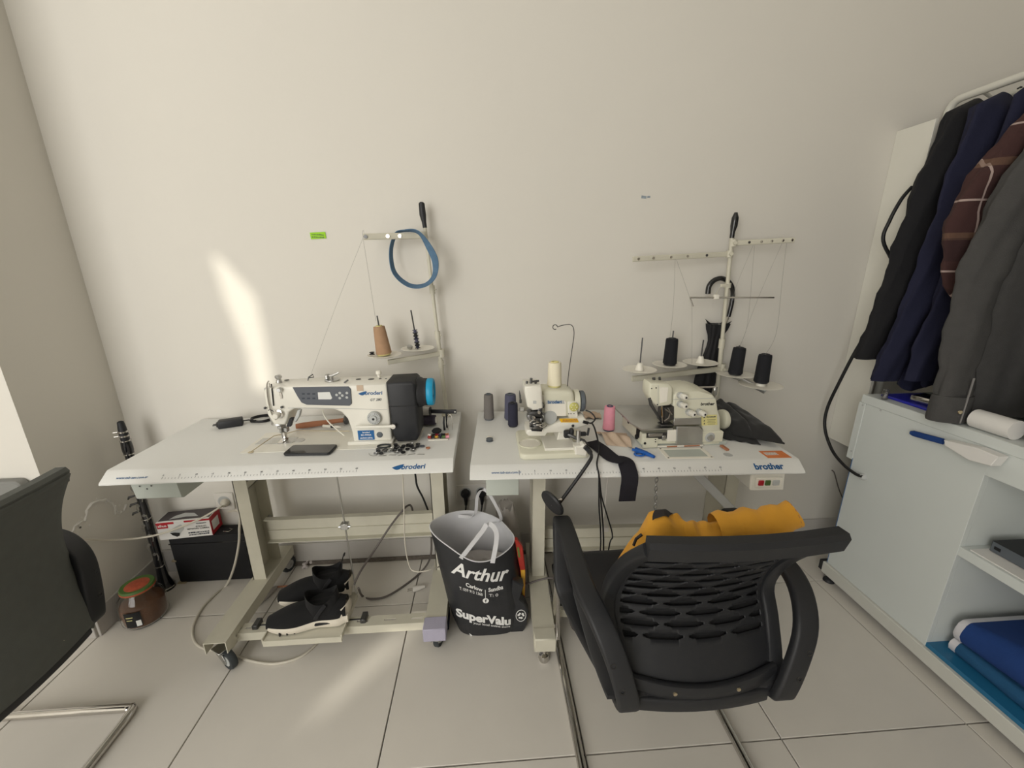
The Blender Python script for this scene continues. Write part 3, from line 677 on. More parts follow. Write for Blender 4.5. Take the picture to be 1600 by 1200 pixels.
for i, (x, y) in enumerate(bt):
    m = ('ink_black', 'dark_metal', 'black_plastic', 'steel')[i % 4] if i < 28 else ('panel_grey', 'wood')[i-28]
    r = .0075+.0012*rr.random(); tl = rr.uniform(-.06, .06)
    mb = MB().lathe([(r*.5, .0015), (r*.72, .0015), (r*.8, .0030), (r, .0032), (r, .0008), (r*.85, 0)], (0, 0, 0), 14)
    mb.move(Matrix.Translation((x, y, TZ+.0028+(0 if i < len(base_l) or i >= 28 else .0042))) @ Matrix.Rotation(tl, 4, 'X'))
    single('button', 'round black or dark metal sewing button scattered by the motor' if i < 28 else ('grey button at the edge of the button heap' if i == 28 else 'reddish brown button at the outer edge of the button heap'), 'button', mb, m, 'buttons scattered by the motor' if i < 28 else None)
for i in range(5):
    x, y = -.362+.032*i, 1.277+.003*(i % 2); a = rr.uniform(-.3, .3)
    d = Vector((math.cos(a), math.sin(a), 0))*.012
    single('safety_pin', 'small steel safety pin among the black buttons', 'pin', MB().tube(catmull([Vector((x, y, TZ+.001))-d, Vector((x, y, TZ+.001))+d, Vector((x, y+.004, TZ+.001))+d*.9, Vector((x, y+.005, TZ+.001))-d*.8], 3), .0009, 5), 'steel', 'pins among the buttons')
single('loose_thread', 'curl of dark thread lying by the scattered buttons', 'thread', MB().tube(catmull([Vector((p[0], p[1], TZ+.0012)) for p in ((-.412, 1.300), (-.404, 1.286), (-.390, 1.280), (-.380, 1.284))], 6), .0007, 5), 'thread_line')
# tray of little bobbins by the table end
TRY = Thing('bobbin_tray', 'tray piled with tiny coloured bobbins near the table end', 'tray', (-.185, 1.42, TZ))
TRY.part('tray', MB().bb(-.224, -.150, 1.392, 1.448, TZ, TZ+.004, .001), 'disc_white')
for i, m in enumerate(('snack_red', 'ink_black', 'snack_yellow', 'thread_navy', 'jar_lid_green', 'thread_pink', 'disc_white', 'ink_black', 'carton_red', 'thread_slate', 'ink_black', 'wood')):
    x = -.218+.0125*(i % 6)+rr.uniform(-.002, .002); y = 1.402+.020*(i//6); z = TZ+.0045
    c0 = Vector((x, y, z+.006))
    TRY.part('bobbin', MB().lathe([(.006, -.006), (.0062, -.005), (.0045, -.0048), (.0045, .0048), (.0062, .005), (.006, .006)], c0, 12, (1, .3*(i % 3-1), 0)), m)
TRY.part('thread_wad', MB().lathe([(.002, 0), (.017, .004), (.019, .010), (.012, .017), (.002, .019)], (-.195, 1.432, TZ+.014), 14), 'case_black')
# spools lying behind the wheel and the tools on them
a = on(655, 650, y=1.52); 
SP = Thing('thread_spool', 'dark purple spool of thread lying on its side beyond the blue handwheel', 'spool', (-.245, 1.555, TZ))
SP.part('thread', MB().lathe([(.012, -.002), (.020, 0), (.021, .06), (.020, .078), (.012, .08)], (-.29, 1.555, TZ+.022), 18, (1, -.12, .02)), 'thread_purple')
SP.part('spool_core', MB().lathe([(.009, -.005), (.013, -.005), (.013, .086), (.009, .086)], (-.29, 1.555, TZ+.022), 14, (1, -.12, .02)), 'disc_white')
SP = Thing('thread_spool', 'small white spool of pinkish thread lying on the dark purple spool', 'spool', (-.245, 1.55, TZ+.043))
SP.part('thread', MB().lathe([(.012, 0), (.017, .001), (.017, .030), (.012, .031)], (-.262, 1.550, TZ+.0600), 16, (1, -.12, .02)), 'thread_white')
SP.part('flange', MB().lathe([(.0185, .030), (.0185, .033), (.006, .034)], (-.262, 1.550, TZ+.0600), 16, (1, -.12, .02)), 'black_plastic')

KN = Thing('seam_tool', 'flat black handled seam tool laid across the spools at the table end', 'tool', (-.165, 1.52, TZ))
KN.part('tool_handle', MB().sweep([(-.2275, 1.538, TZ+.063), (-.165, 1.518, TZ+.067), (-.125, 1.515, TZ+.067)], rrect(.016, .006, .002), (0, 0, 1)), 'black_plastic')
KN.part('tool_hole', MB().cyl((-.130, 1.5118, TZ+.067), (-.130, 1.5182, TZ+.067), .003, n=10), 'disc_white')
KN.part('tool_stem', MB().bb(-.168, -.160, 1.512, 1.524, TZ, TZ+.066, .002), 'black_plastic')
TWZ = Thing('thread_snips', 'steel spring thread snips standing upright at the table end', 'snips', (-.150, 1.492, TZ))
for s in (-1, 1): TWZ.part('snip_blade', MB().tube([(-.150+.008*s, 1.49, TZ+.001), (-.150+.010*s, 1.495, TZ+.03), (-.150+.007*s, 1.50, TZ+.055), (-.150, 1.502, TZ+.062)], [.002, .003, .003, .0025], 6, sq=.5), 'chrome')
TWZ.part('snip_grip', MB().tube([(-.172, 1.488, TZ+.001), (-.174, 1.492, TZ+.03), (-.172, 1.497, TZ+.055)], [.004, .004, .003], 6), 'black_plastic')

# ================================================================== THREAD STANDS
def cone(name, label, cat, base, r0, r1, h, m, tilt=(0, 0, 1), core='disc_white', group=None):
    T = Thing(name, label, cat, base, 0, group)
    T.part('thread', MB().lathe([(r0*.7, .004), (r0, .006), (r0, .012), (r0*.96, h*.25), (r1*1.04, h*.9), (r1*.98, h*.965), (r1*.75, h*.97)], base, 24, tilt), m)
    T.part('cone_core', MB().lathe([(r0*.55, 0), (r0*.86, 0), (r0*.86, .005), (r1*.6, h*.965), (r1*.62, h), (r1*.40, h), (r1*.38, h*.8)], base, 18, tilt), core)
    return T
def disc(T, c, r, m='disc_white', tilt=(0, 0, 1), par=None, hub=True):
    d = T.part('spool_disc', MB().lathe([(.008, -.002), (r*.7, -.001), (r, .006), (r-.002, .007), (r*.68, .002), (.010, .001)], c, 32, tilt), m, par)
    return d
YP = 1.655
def PT(u, v, y=YP): return on(u, v, y=y)
STL = Thing('thread_stand', 'cream metal thread stand with one guide arm, behind the straight stitch machine', 'thread stand', (PT(697, 640).x, YP, TZ))
pb = Vector((PT(698, 640).x, YP, TZ)); ptop = PT(664, 356)
STL.part('pole', MB().cyl(pb, pb.lerp(ptop, .48), .0085, n=12).cyl(pb.lerp(ptop, .46), ptop, .0068, n=12), 'cream_metal')
STL.part('pole_base', MB().lathe([(.022, 0), (.022, .006), (.012, .010), (.011, .03)], pb, 18), 'cream_metal')
STL.part('pole_cap', MB().tube([ptop, ptop+Vector((-.002, 0, .02)), ptop+Vector((-.005, 0, .045)), ptop+Vector((-.007, 0, .085)), ptop+Vector((-.007, 0, .09))], [.008, .0085, .0125, .011, .006], 12), 'black_plastic')
for t in (.46, .30, .70): 
    q = pb.lerp(ptop, t); STL.part('pole_joint', MB().cyl(q-Vector((0, 0, .016)), q+Vector((0, 0, .016)), .0115, n=12).cyl(q, q+Vector((.016, -.004, 0)), .003, n=8), 'cream_metal')
ga = PT(662, 368); gb = on(568, 370, y=1.60)
ar = STL.part('guide_arm', MB().sweep([ga+Vector((.008, 0, 0)), ga.lerp(gb, .5), gb], rrect(.022, .010, .003), (0, 0, 1)), 'cream_metal')
for t in (.96, .6, .40):
    q = ga.lerp(gb, t); STL.part('guide_eyelet', MB().lathe([(.007, -.0012), (.007, .0012), (.003, .0014)], q+Vector((0, -.006, 0)), 14, (0, -1, 0)), 'dark_metal' if t > .9 else 'chrome', ar)
STL.part('arm_collar', MB().cyl(ga-Vector((0, 0, .014)), ga+Vector((0, 0, .014)), .0125, n=12).cyl(ga, ga+Vector((-.014, -.014, 0)), .006, n=10), 'cream_metal')
ba = PT(690, 552); bb_ = on(606, 566, y=1.56)
STL.part('disc_bracket', MB().sweep([ba, ba.lerp(bb_, .5), bb_], rrect(.018, .016, .003), (0, 0, 1)), 'cream_metal')
STL.part('bracket_collar', MB().cyl(ba-Vector((0, 0, .016)), ba+Vector((0, 0, .016)), .013, n=12), 'cream_metal')
dA = on(601, 556, y=1.575); dB = on(653, 546, y=1.615)
for i, dc in enumerate((dA, dB)):
    disc(STL, dc, .066)
    STL.part('spool_pin', MB().tube([dc, dc+Vector((-.014 if i == 0 else -.016, 0, .155))], .0028, 8), 'dark_metal')
cone('thread_cone', 'tan thread cone standing on the left disc of the single arm stand', 'thread cone', dA+Vector((-.001, 0, .004)), .029, .021, .115, 'thread_tan', (-.09, 0, 1), 'label_cream')
STK = Thing('bobbin_stack', 'stack of dark bobbins threaded on a bare pin of the stand', 'bobbins', dB+Vector((0, 0, .005)))
for k in range(6):
    q = dB+Vector((-.0105*k*.11, 0, .006+.0125*k)); STK.part('bobbin', MB().lathe([(.0105, 0), (.0105, .0016), (.006, .002), (.006, .008), (.0105, .0085), (.0105, .010), (.004, .010)], q, 14, (-.1, 0, 1)), ('thread_navy', 'ink_black', 'thread_slate')[k % 3])
single('bobbin_case', 'steel bobbin case lying on the stand disc beside the bobbin stack', 'bobbin case', MB().lathe([(.010, 0), (.011, .003), (.011, .010), (.004, .011)], dB+Vector((-.030, -.012, .008)), 14, (.3, -.3, 1)), 'steel')
single('bobbin', 'single black bobbin lying on the disc beside the tan cone', 'bobbin', MB().lathe([(.010, 0), (.010, .002), (.006, .003), (.006, .007), (.010, .008), (.010, .0095), (.004, .0095)], dA+Vector((-.042, -.018, .010)), 14), 'ink_black')
# denim waistband looped over the guide arm
def P16(u, v, dy=0): return on(u, v, y=1.622+dy)
lp_ = [P16(636, 360.6, .010), P16(619, 366, .046), P16(611, 392, .040), P16(616, 425, .030), P16(638, 445, .006), P16(662, 446, -.016), P16(678, 432, -.026), P16(680, 408, -.030), P16(669, 384, -.028), P16(654, 364, -.016)]
pp = catmull(lp_, 8, True); nlp = len(pp); sides = []; c_ = sum(pp, Vector())/nlp
for k in range(nlp):
    t = k/nlp; a_ = math.radians(14+8*math.sin(2*PI*t-1.6)+58*math.exp(-((t-.74)/.14)**2)); rad = (pp[k]-c_).normalized()
    sides.append(Vector((0, -1, 0))*math.cos(a_)+rad*math.sin(a_))
pp.append(pp[0]); sides.append(sides[0])
DN_ = Thing('denim_waistband', 'blue denim waistband strip hanging in a loop over the guide arm', 'waistband', pp[0])
DN_.part('band', MB().ribbon(pp, sides, .032, .0024), 'denim')
st_ = MB()
for k in range(0, nlp-1):
    s_ = sides[k].normalized(); d_ = (pp[k+1]-pp[k]); q0 = pp[k]+s_*.0135; q1 = q0+d_*.55
    st_.tube([q0, q1], .0012, 4)
DN_.part('edge_stitching', st_, 'denim_stitch')
# thread from the tan cone to the guide and machine
def strand(name, label, pts, group=None, m='thread_line', r=.0006, n=5): return single(name, label, 'thread', MB().tube(catmull(pts, n), r, 4), m, group)
strand('thread_strand', 'tan thread rising from the tan cone to the guide arm and down to the machine', [dA+Vector((-.02, 0, .135)), gb+Vector((0, -.008, -.008)), gb+Vector((-.004, -.008, -.012)), gb.lerp(Vector((-.64, 1.44, 1.0)), .5), Vector((-.63, 1.44, 1.004))], None, 'thread_line', .0005, 6)

YQ = 1.640
def PR(u, v, y=YQ): return on(u, v, y=y)
pb = Vector((PR(1118, 640).x, YQ, TZ)); ptop = PR(1143.5, 372)
STR = Thing('thread_stand', 'tall cream thread stand with two guide arms and five discs, behind the overlock machine', 'thread stand', pb)
STR.part('pole', MB().cyl(pb, pb.lerp(ptop, .42), .0095, n=12).cyl(pb.lerp(ptop, .40), ptop, .0078, n=12), 'cream_metal')
STR.part('pole_base', MB().lathe([(.024, 0), (.024, .006), (.013, .010), (.012, .03)], pb, 18), 'cream_metal')
STR.part('pole_cap', MB().tube([ptop, ptop+Vector((0, 0, .022)), ptop+Vector((.002, 0, .045)), ptop+Vector((.003, 0, .075)), ptop+Vector((.003, 0, .094))], [.009, .009, .0135, .013, .006], 12), 'black_gloss')
STR.part('pole_joint', MB().cyl(pb.lerp(ptop, .41)-Vector((0, 0, .02)), pb.lerp(ptop, .41)+Vector((0, 0, .02)), .0125, n=12), 'cream_metal')
for (p0_, p1_, ey) in (((1140, 397), (989, 405), 1.60), ((1146, 380), (1241, 375), 1.60)):
    a = PR(*p0_); b = on(*p1_, y=ey)
    ar = STR.part('guide_arm', MB().sweep([a+(a-b).normalized()*.012, a.lerp(b, .5), b], rrect(.020, .010, .003), (0, 0, 1)), 'cream_metal')
    STR.part('arm_collar', MB().cyl(a-Vector((0, 0, .013)), a+Vector((0, 0, .013)), .0135, n=12).cyl(a, a+Vector((-.004, -.020, 0)), .007, n=10), 'cream_metal', ar)
    for t in (.25, .45, .62, .80, .95): STR.part('guide_eyelet', MB().lathe([(.005, -.001), (.005, .001), (.002, .0012)], a.lerp(b, t)+Vector((0, -.006, 0)), 12, (0, -1, 0)), 'dark_metal' if t == .25 else 'chrome', ar)
# cross rod held by a small clamp
a = on(1078, 465, y=1.61); b = on(1209, 465, y=1.61)
cr = STR.part('cross_rod', MB().cyl(a, b, .0036, n=10).cyl(a, on(1083, 479, y=1.60), .0030, n=8), 'chrome')
STR.part('rod_clamp', MB().box(on(1119, 464, y=1.61), (.020, .014, .018), .002), 'disc_white', cr)
cl = PR(1137, 446); STR.part('clamp_wire', MB().cyl(cl-Vector((0, 0, .010)), cl+Vector((0, 0, .010)), .0125, n=12).bb(cl.x-.035, cl.x, cl.y-.012, cl.y-.004, cl.z-.006, cl.z+.006, .002).tube([cl+Vector((-.03, -.008, 0)), on(1121, 455, y=1.62), on(1119, 460, y=1.61)], .0016, 6), 'cream_metal', cr)
# bracket bars carrying the discs
a = PR(1128, 576); b = on(988, 592, y=1.575)
STR.part('disc_bracket', MB().sweep([a, a.lerp(b, .5), b], rrect(.022, .016, .003), (0, 0, 1)), 'cream_metal')
c_ = on(1196, 612, y=1.50); STR.part('disc_bracket', MB().sweep([a+Vector((0, 0, -.012)), a.lerp(c_, .5), c_], rrect(.018, .016, .003), (0, 0, 1)), 'brushed')
STR.part('bracket_collar', MB().cyl(a-Vector((0, 0, .022)), a+Vector((0, 0, .022)), .0145, n=12).cyl(a, a+Vector((0, -.022, 0)), .007, n=10), 'cream_metal')
dcs = [on(999, 579, y=1.57), on(1046, 571, y=1.60), on(1094, 568, y=1.61), on(1148, 586, y=1.57), on(1188, 603, y=1.50)]
rads = [.069, .069, .070, .074, .080]
for i, dc in enumerate(dcs):
    disc(STR, dc, rads[i])
    hgt = (.135, .145, .10, .125, .10)[i]
    STR.part('spool_pin', MB().cyl(dc, dc+Vector((.002, 0, hgt)), .0028, n=8), 'dark_metal')
    if i in (0, 2, 4): STR.part('cone_holder', MB().lathe([(.018, .002), (.017, .006), (.009, .032), (.005, .033)], dc, 16), 'disc_white')
for i, (h_, dz, lb) in {1: (.112, .004, 'black thread cone on the disc between the two empty cone holders'), 3: (.115, .004, 'black thread cone with its pin showing, nearest the stand pole on the lower bar'), 4: (.118, .014, 'black thread cone on a white holder at the end of the lower bar')}.items():
    cone('thread_cone', lb, 'thread cone', dcs[i]+Vector((0, 0, dz)), .0275, .0235, h_, 'thread_black', (.04 if i == 3 else 0, 0, 1), 'black_plastic')
def th(pts, lab): strand('thread_strand', lab, pts, None, 'thread_line', .0005, 5)
th([dcs[1]+Vector((-.01, 0, .12)), on(1052, 480, y=1.6), on(1055, 405, y=1.605)], 'thread rising from the first black cone to the long guide arm')
th([on(1057, 406, y=1.605), on(1078, 466, y=1.605), on(1081, 480, y=1.60), on(1081, 568, y=1.60)], 'thread running from the long guide arm over the cross rod to the third disc')
th([dcs[3]+Vector((0, 0, .12)), on(1168, 505, y=1.6), on(1179, 383, y=1.61)], 'thread rising from the leaning black cone to the short guide arm')
th([dcs[3]+Vector((.005, 0, .12)), on(1185, 465, y=1.60), on(1222, 380, y=1.605)], 'thread slanting from the leaning black cone to the short arm tip')
th([dcs[4]+Vector((0, 0, .13)), on(1213, 520, y=1.56), on(1222, 440, y=1.59), on(1229, 380, y=1.605)], 'thread rising from the end black cone to the short arm tip')
th([on(1177, 383, y=1.61), on(1150, 448, y=1.615), on(1147, 470, y=1.61)], 'short thread from the short guide arm down to the cross rod')

# umbrella hung behind the stand pole
YU = 1.682
UM = Thing('umbrella', 'folded black umbrella hanging by its crook handle behind the stand pole', 'umbrella', (on(1104, 560, y=YU).x, YU, .80))
hk = catmull([on(u, v, y=YU-.012) for u, v in ((1106, 459), (1108, 447), (1116, 438), (1128, 435), (1140, 442), (1145, 456), (1143, 475), (1138, 495))], 5)
UM.part('crook_handle', MB().tube(hk, [.0105]*12+[.010]*12+[.009]*(len(hk)-24), 12), 'black_gloss')
top = on(1135, 500, y=YU); bot = Vector((on(1095, 625, y=YU).x, YU, .80))
UM.part('shaft', MB().cyl(on(1138, 492, y=YU-.012), top.lerp(bot, .3), .005, n=8), 'chrome')
rings = []
for k in range(15):
    t = k/14; c0 = on(1122, 506, y=YU).lerp(bot, t); r = [.046, .040, .030, .024, .024, .027, .031, .035, .038, .040, .041, .040, .038, .034, .02][k]
    rings.append([c0+Vector((r*1.1*(1+.13*math.sin(a*8+t*5))*math.cos(a), .58*r*math.sin(a)*(1+.13*math.sin(a*8)), 0)) for a in [j*2*PI/40 for j in range(40)]])
UM.part('canopy', MB().loft(rings), 'umbrella', smooth=60)
for k in range(7):
    a = k*2*PI/7; c0 = on(1122, 505, y=YU); d = Vector((math.cos(a)*.062, math.sin(a)*.020, .010+.016*math.sin(k*2.3)))
    UM.part('canopy_tip', MB().add([c0+Vector((-.012, 0, -.03)).lerp(d, .3), c0+d, c0+Vector((.012, .002, -.03)).lerp(d, .3), c0+d*.5+Vector((0, .003, -.034))], [[0, 1, 2], [0, 2, 3], [1, 3, 2], [0, 3, 1]]), 'umbrella')
UM.part('tie_strap', MB().tube([c0+Vector((-.01, -.02, 0)), c0+Vector((.012, -.022, -.012)), c0+Vector((.02, -.02, .004))], .003, 6), 'grey_pad')

# ================================================================== BLIND STITCH MACHINE
BZ = TZ+.022
BS = Thing('blind_stitch_machine', 'small white blind stitch machine with a grey pulley and a cream thread cone on top', 'sewing machine', (.22, 1.31, TZ))
bpts = [(.112+p[0], 1.0) for p in []]
base_out = [(p[0]+.218, p[1]+1.312) for p in rrect(.235, .215, .022, 4)]
bs_base = BS.part('base', MB().prism(base_out, 'z', TZ, BZ, .006, 2), 'machine_cream', smooth=50)
c0 = on(828, 693, z=BZ); BS.part('base_opening', MB().lathe([(.038, .0), (.038, .0012), (.033, .0014), (.033, .0004), (.002, .0004)], (c0.x, c0.y, BZ), 28), 'disc_white', bs_base)
BS.part('opening_rim', MB().lathe([(.0395, .0), (.0395, .003), (.037, .003), (.037, 0)], (c0.x, c0.y, BZ), 28, cap=False), 'machine_cream', bs_base)
pa = on(866, 704, z=BZ); pb_ = on(893, 703, z=BZ)
BS.part('base_step', MB().bb(.185, .292, pa.y-.004, pa.y+.105, BZ, BZ+.010, .002), 'machine_white', bs_base)
YB = 1.300
BS.part('column', MB().prism([(.236, BZ+.01), (.282, BZ+.01), (.276, .835), (.244, .835)], 'y', YB-.015, YB+.06, .004), 'machine_white', bs_base)
larm = [(824, 672), (836, 671), (848, 670), (873, 660.5), (912, 652), (916, 656), (919, 664), (898, 671), (882, 676), (855, 677), (852, 682), (826, 682), (822, 678)]
la = BS.part('lower_arm', MB().prism(pon(larm, YB-.03), 'y', YB-.03, YB+.055, .005, 2), 'machine_white', smooth=50)
BS.part('warning_label', MB().loft([[on(u, v, y=YB-.031) for u, v in ((873.5, 654), (902, 654))], [on(u, v, y=YB-.031) for u, v in ((876.5, 660), (904.5, 660))]], False, False), 'label_yellow', la, 0)
BS.part('label_text', smudge(on(879, 659.3, y=YB-.0325), .050, .009, 2, seed=2), 'wood', la, 0)
for (u, v) in ((895, 665),): knob(BS, on(u, v, y=YB-.03), .0045, .004, 'dark_metal', name='screw', par=la)
bod = [(846, 613), (852, 610.5), (890, 610.5), (896, 613), (898, 620), (898, 652), (850, 652), (847, 640)]
bd = BS.part('body', MB().prism(pon(bod, YB-.01), 'y', YB-.01, YB+.085, .012, 3), 'machine_cream', smooth=50)
BS.part('body_plate', MB().prism(pon([(852, 626), (883, 626), (884.5, 629), (884.5, 650), (852, 650)], YB-.011), 'y', YB-.012, YB-.009), 'disc_white', bd, 0)
BS.part('logo_plate', MB().prism(pon([(855, 626), (881, 626), (882.5, 631), (853.5, 631)], YB-.0125), 'y', YB-.0125, YB-.011), 'grey_dial', bd, 0)
BS.part('logo_word', text_mb('broderi', .0155, on(856, 630.6, y=YB-.0128), (1, 0, 0), (0, 0, 1), bold=.03), 'ink_blue', bd, 0)
pil = BS.part('pillar', MB().prism(pon([(887, 628), (901, 628), (904, 656), (889, 656)], YB-.014), 'y', YB-.014, YB+.06, .003), 'machine_white')
p = on(896.5, 635.5, y=YB-.014); dl = BS.part('stroke_dial', MB().lathe([(.0155, 0), (.0155, .004), (.012, .006), (.003, .006)], p, 24, (0, -1, 0)), 'gold_dial', pil)
for k in range(6): BS.part('dial_notch', MB().box(p+Vector((.009*math.cos(k*PI/3), -.0062, .009*math.sin(k*PI/3))), (.004, .001, .0025), 0, Matrix.Rotation(-k*PI/3, 4, 'Y')), 'disc_white', dl, 0)
for dx in (-.012, -.004, .006): BS.part('pillar_mark', MB().box(on(894, 646.5, y=YB-.0145)+Vector((dx, 0, 0)), (.005, .0006, .0018), 0), 'ink_black', pil, 0)
pc = on(902, 628, y=YB+.02)
BS.part('pulley_housing', MB().lathe([(.036, 0), (.041, .002), (.041, .018), (.036, .021)], (pc.x-.014, YB+.03, pc.z), 28, (1, 0, 0)), 'machine_cream')
BS.part('pulley', MB().lathe([(.030, 0), (.036, .002), (.037, .006), (.037, .014), (.032, .018), (.010, .018)], (pc.x+.008, YB+.03, pc.z), 28, (1, 0, 0)), 'pulley_grey')
# tilted head with needle mechanism below
hd = BS.part('head', MB().prism(pon([(820, 604), (845, 603), (847, 608), (848.5, 640), (832, 642), (824, 636), (819.5, 612)], YB-.045), 'y', YB-.045, YB+.05, .006, 2), 'machine_white', smooth=50)
BS.part('head_neck', MB().bb(on(842, 630, y=YB).x, on(850, 630, y=YB).x, YB-.01, YB+.05, on(845, 640, y=YB).z, on(845, 616, y=YB).z, .003), 'machine_white', hd)
BS.part('head_stamp', MB().box(on(835.5, 628.5, y=YB-.0455), (.011, .0008, .010), 0), 'grey_dial', hd, 0)
tc_ = on(831, 598, y=YB-.01)
BS.part('head_thread_guide', MB().cyl(tc_+Vector((-.018, 0, -.012)), tc_+Vector((-.016, 0, .006)), .004, n=8).cyl(tc_+Vector((-.004, 0, -.012)), tc_+Vector((-.002, 0, .016)), .0045, n=8).cyl(tc_+Vector((0, 0, .004)), tc_+Vector((.024, 0, .006)), .0035, n=8).bb(tc_.x-.02, tc_.x+.02, tc_.y-.008, tc_.y+.008, tc_.z-.014, tc_.z-.008, .001).cyl(tc_+Vector((.012, -.004, -.002)), tc_+Vector((.012, -.012, .008)), .004, n=8), 'dark_metal', hd)
BS.part('needle_spike', MB().tube([on(813, 625, y=YB-.03), on(812.5, 618, y=YB-.03), on(811.5, 610, y=YB-.03)], [.003, .003, .0006], 8).box(on(813.3, 627, y=YB-.03), (.008, .008, .012), .001), 'dark_metal', hd)
BS.part('side_knob', MB().lathe([(.006, 0), (.009, .002), (.009, .014), (.006, .016)], on(819, 640, y=YB-.03), 14, (-1, 0, 0)), 'brushed', hd)
rr = random.Random(5); mech = []
for (u, v, w, h, dy, m) in ((836, 645, .046, .020, -.05, 'dark_metal'), (828, 650, .020, .018, -.055, 'gunmetal'), (843, 639, .016, .020, -.05, 'gunmetal'), (848, 633, .008, .014, -.045, 'dark_metal'), (838, 656, .036, .022, -.058, 'dark_metal'), (846, 655, .014, .016, -.06, 'gunmetal'), (831, 660, .016, .014, -.06, 'dark_metal'), (838, 665, .030, .020, -.06, 'gunmetal'), (845, 667, .010, .014, -.06, 'dark_metal'), (830, 667, .010, .010, -.06, 'gunmetal'), (838, 670.5, .036, .006, -.062, 'ink_black')):
    p = on(u, v, y=YB+dy+.02); mech.append(BS.part('mechanism_block', MB().box(p, (w, .030, h), .003, Matrix.Rotation(rr.uniform(-.12, .12), 4, 'Y'), 2), m, hd))
for (u, v, r) in ((826, 641, .007), (842, 644, .006), (834, 652, .006), (848, 657, .006), (829, 656, .005), (840, 661, .006), (846, 662, .004), (833, 665, .004), (849, 646, .005)):
    knob(BS, on(u, v, y=YB-.047), r, .008, ('gunmetal', 'chrome', 'dark_metal')[rr.randrange(3)], name='mechanism_screw', par=hd, n=10)
for k in range(4):
    a = on(828+5*k, 660+2*k, y=YB-.062); BS.part('mechanism_link', MB().tube([a, a+Vector((.012, -.004, .010-.004*k)), a+Vector((.024, -.002, .004))], .0022, 6), 'chrome', hd)
BS.part('swing_plate', MB().lathe([(.024, 0), (.022, .005), (.006, .006)], on(860, 652, y=YB-.014), 20, (.2, -1, .2)), 'grey_dial', la)
# linkage and knee lever at the right of the base
p = on(903, 690, y=1.235)
lk = BS.part('lever_post', MB().cyl(Vector((p.x, 1.235, BZ-.01)), on(904, 672, y=1.235), .0075, n=12).cyl(Vector((p.x, 1.235, BZ+.010)), Vector((p.x, 1.235, BZ+.022)), .012, n=12), 'brushed')
BS.part('link_bar', MB().tube([on(884, 677, y=1.25), on(893, 681, y=1.24), on(903, 686, y=1.235), on(912, 688, y=1.232), on(920, 696, y=1.225)], [.007, .006, .006, .005, .003], 8), 'dark_metal', lk)
BS.part('link_clamp', MB().box(on(886, 678, y=1.25), (.022, .02, .026), .004).box(on(893, 676, y=1.25), (.014, .02, .030), .004).box(on(909, 678, y=1.24), (.030, .012, .014), .003).cyl(on(918, 680, y=1.24), on(920, 669, y=1.24), .004, n=8), 'black_plastic', lk)
BS.part('lever_bracket', MB().prism(pon([(898, 697), (908, 697), (912, 694), (917, 696), (918, 708), (916, 713), (899, 711)], 1.20), 'y', 1.198, 1.235, .004), 'machine_white', bs_base)
kl = catmull([on(914, 698, y=1.19), on(920, 704, y=1.185), on(924, 712, y=1.155), on(920, 722, y=1.122), on(897, 755, y=1.112), on(874, 786, y=1.095)], 5)
kn = BS.part('knee_lever', MB().tube(kl, [.0085]*8+[.0055]*(len(kl)-8), 10), 'black_plastic')
kc = on(863, 786, y=1.085)
BS.part('knee_pad', MB().lathe([(.010, -.006), (.042, -.005), (.045, 0), (.042, .006), (.012, .008)], kc, 26, (.75, .5, .35)), 'black_plastic', kn)
BS.part('knee_pad_spring', MB().lathe([(.008, 0), (.010, .004), (.010, .03), (.006, .032)], kc, 12, (.75, .3, -.5)).cyl(kc, kc+Vector((.03, .0, .012)), .004, n=8), 'chrome', kn)
# wire thread guide standing on the body
w0 = Vector((on(886, 611, y=YB+.05).x, YB+.05, on(886, 611, y=YB).z-.006))
wp = catmull([w0, on(889, 580, y=YB+.05), on(894, 545, y=YB+.05), on(897, 520, y=YB+.05), on(893, 508, y=YB+.05), on(880, 508, y=YB+.05), on(871, 511, y=YB+.05)], 5)
ring = [wp[-1]+Vector((-.008+.008*math.cos(k*PI/6), 0, .008*math.sin(k*PI/6))) for k in range(11)]
BS.part('wire_guide', MB().tube(wp+ring, .0014, 6), 'dark_metal')
cc = Vector((on(866, 611, y=YB+.045).x, YB+.045, on(866, 610.5, y=YB-.01).z))
cone('thread_cone', 'fat cream thread cone standing on the blind stitch machine', 'thread cone', cc+Vector((0, 0, .0)), .0255, .0215, .088, 'thread_cream', (0, 0, 1), 'label_cream')
# motor lead
single('machine_lead', 'black power leads dropping from the blind stitcher over the table edge', 'cable', MB().tube(catmull([on(915, 641, y=1.32), on(924, 645, y=1.31), on(930, 654, y=1.30), on(924, 661, y=1.28), on(918, 660, y=1.27)], 5), .0026, 8).tube([on(911, 659, y=1.268), on(919, 661, y=1.268)], .0055, 8).tube(catmull([on(925, 661, y=1.27), on(930, 672, y=1.25), on(936, 700, z=TZ+.020), Vector((.342, 1.152, TZ+.008)), Vector((.342, 1.127, TZ-.014)), Vector((.345, 1.122, TZ-.05)), on(943, 860, y=1.15), Vector((.375, 1.165, .12)), Vector((.380, 1.175, .02)), Vector((.41, 1.18, .0045))], 6), .0028, 8).tube(catmull([Vector((on(936, 752, y=1.19).x, 1.19, TZ-.032)), on(936, 752, y=1.19), on(936, 790, y=1.19), on(938, 860, y=1.19), Vector((.365, 1.20, .12)), Vector((.36, 1.205, .02)), Vector((.33, 1.21, .0045))], 6), .0026, 8).tube(catmull([Vector((on(936, 757, y=1.19).x, 1.188, TZ-.06)), on(940, 775, y=1.18), on(950, 810, y=1.17), on(957, 838, y=1.17), on(951, 858, y=1.17), Vector((.40, 1.20, .10)), Vector((.42, 1.20, .0045))], 5), .0024, 8), 'cable_black')

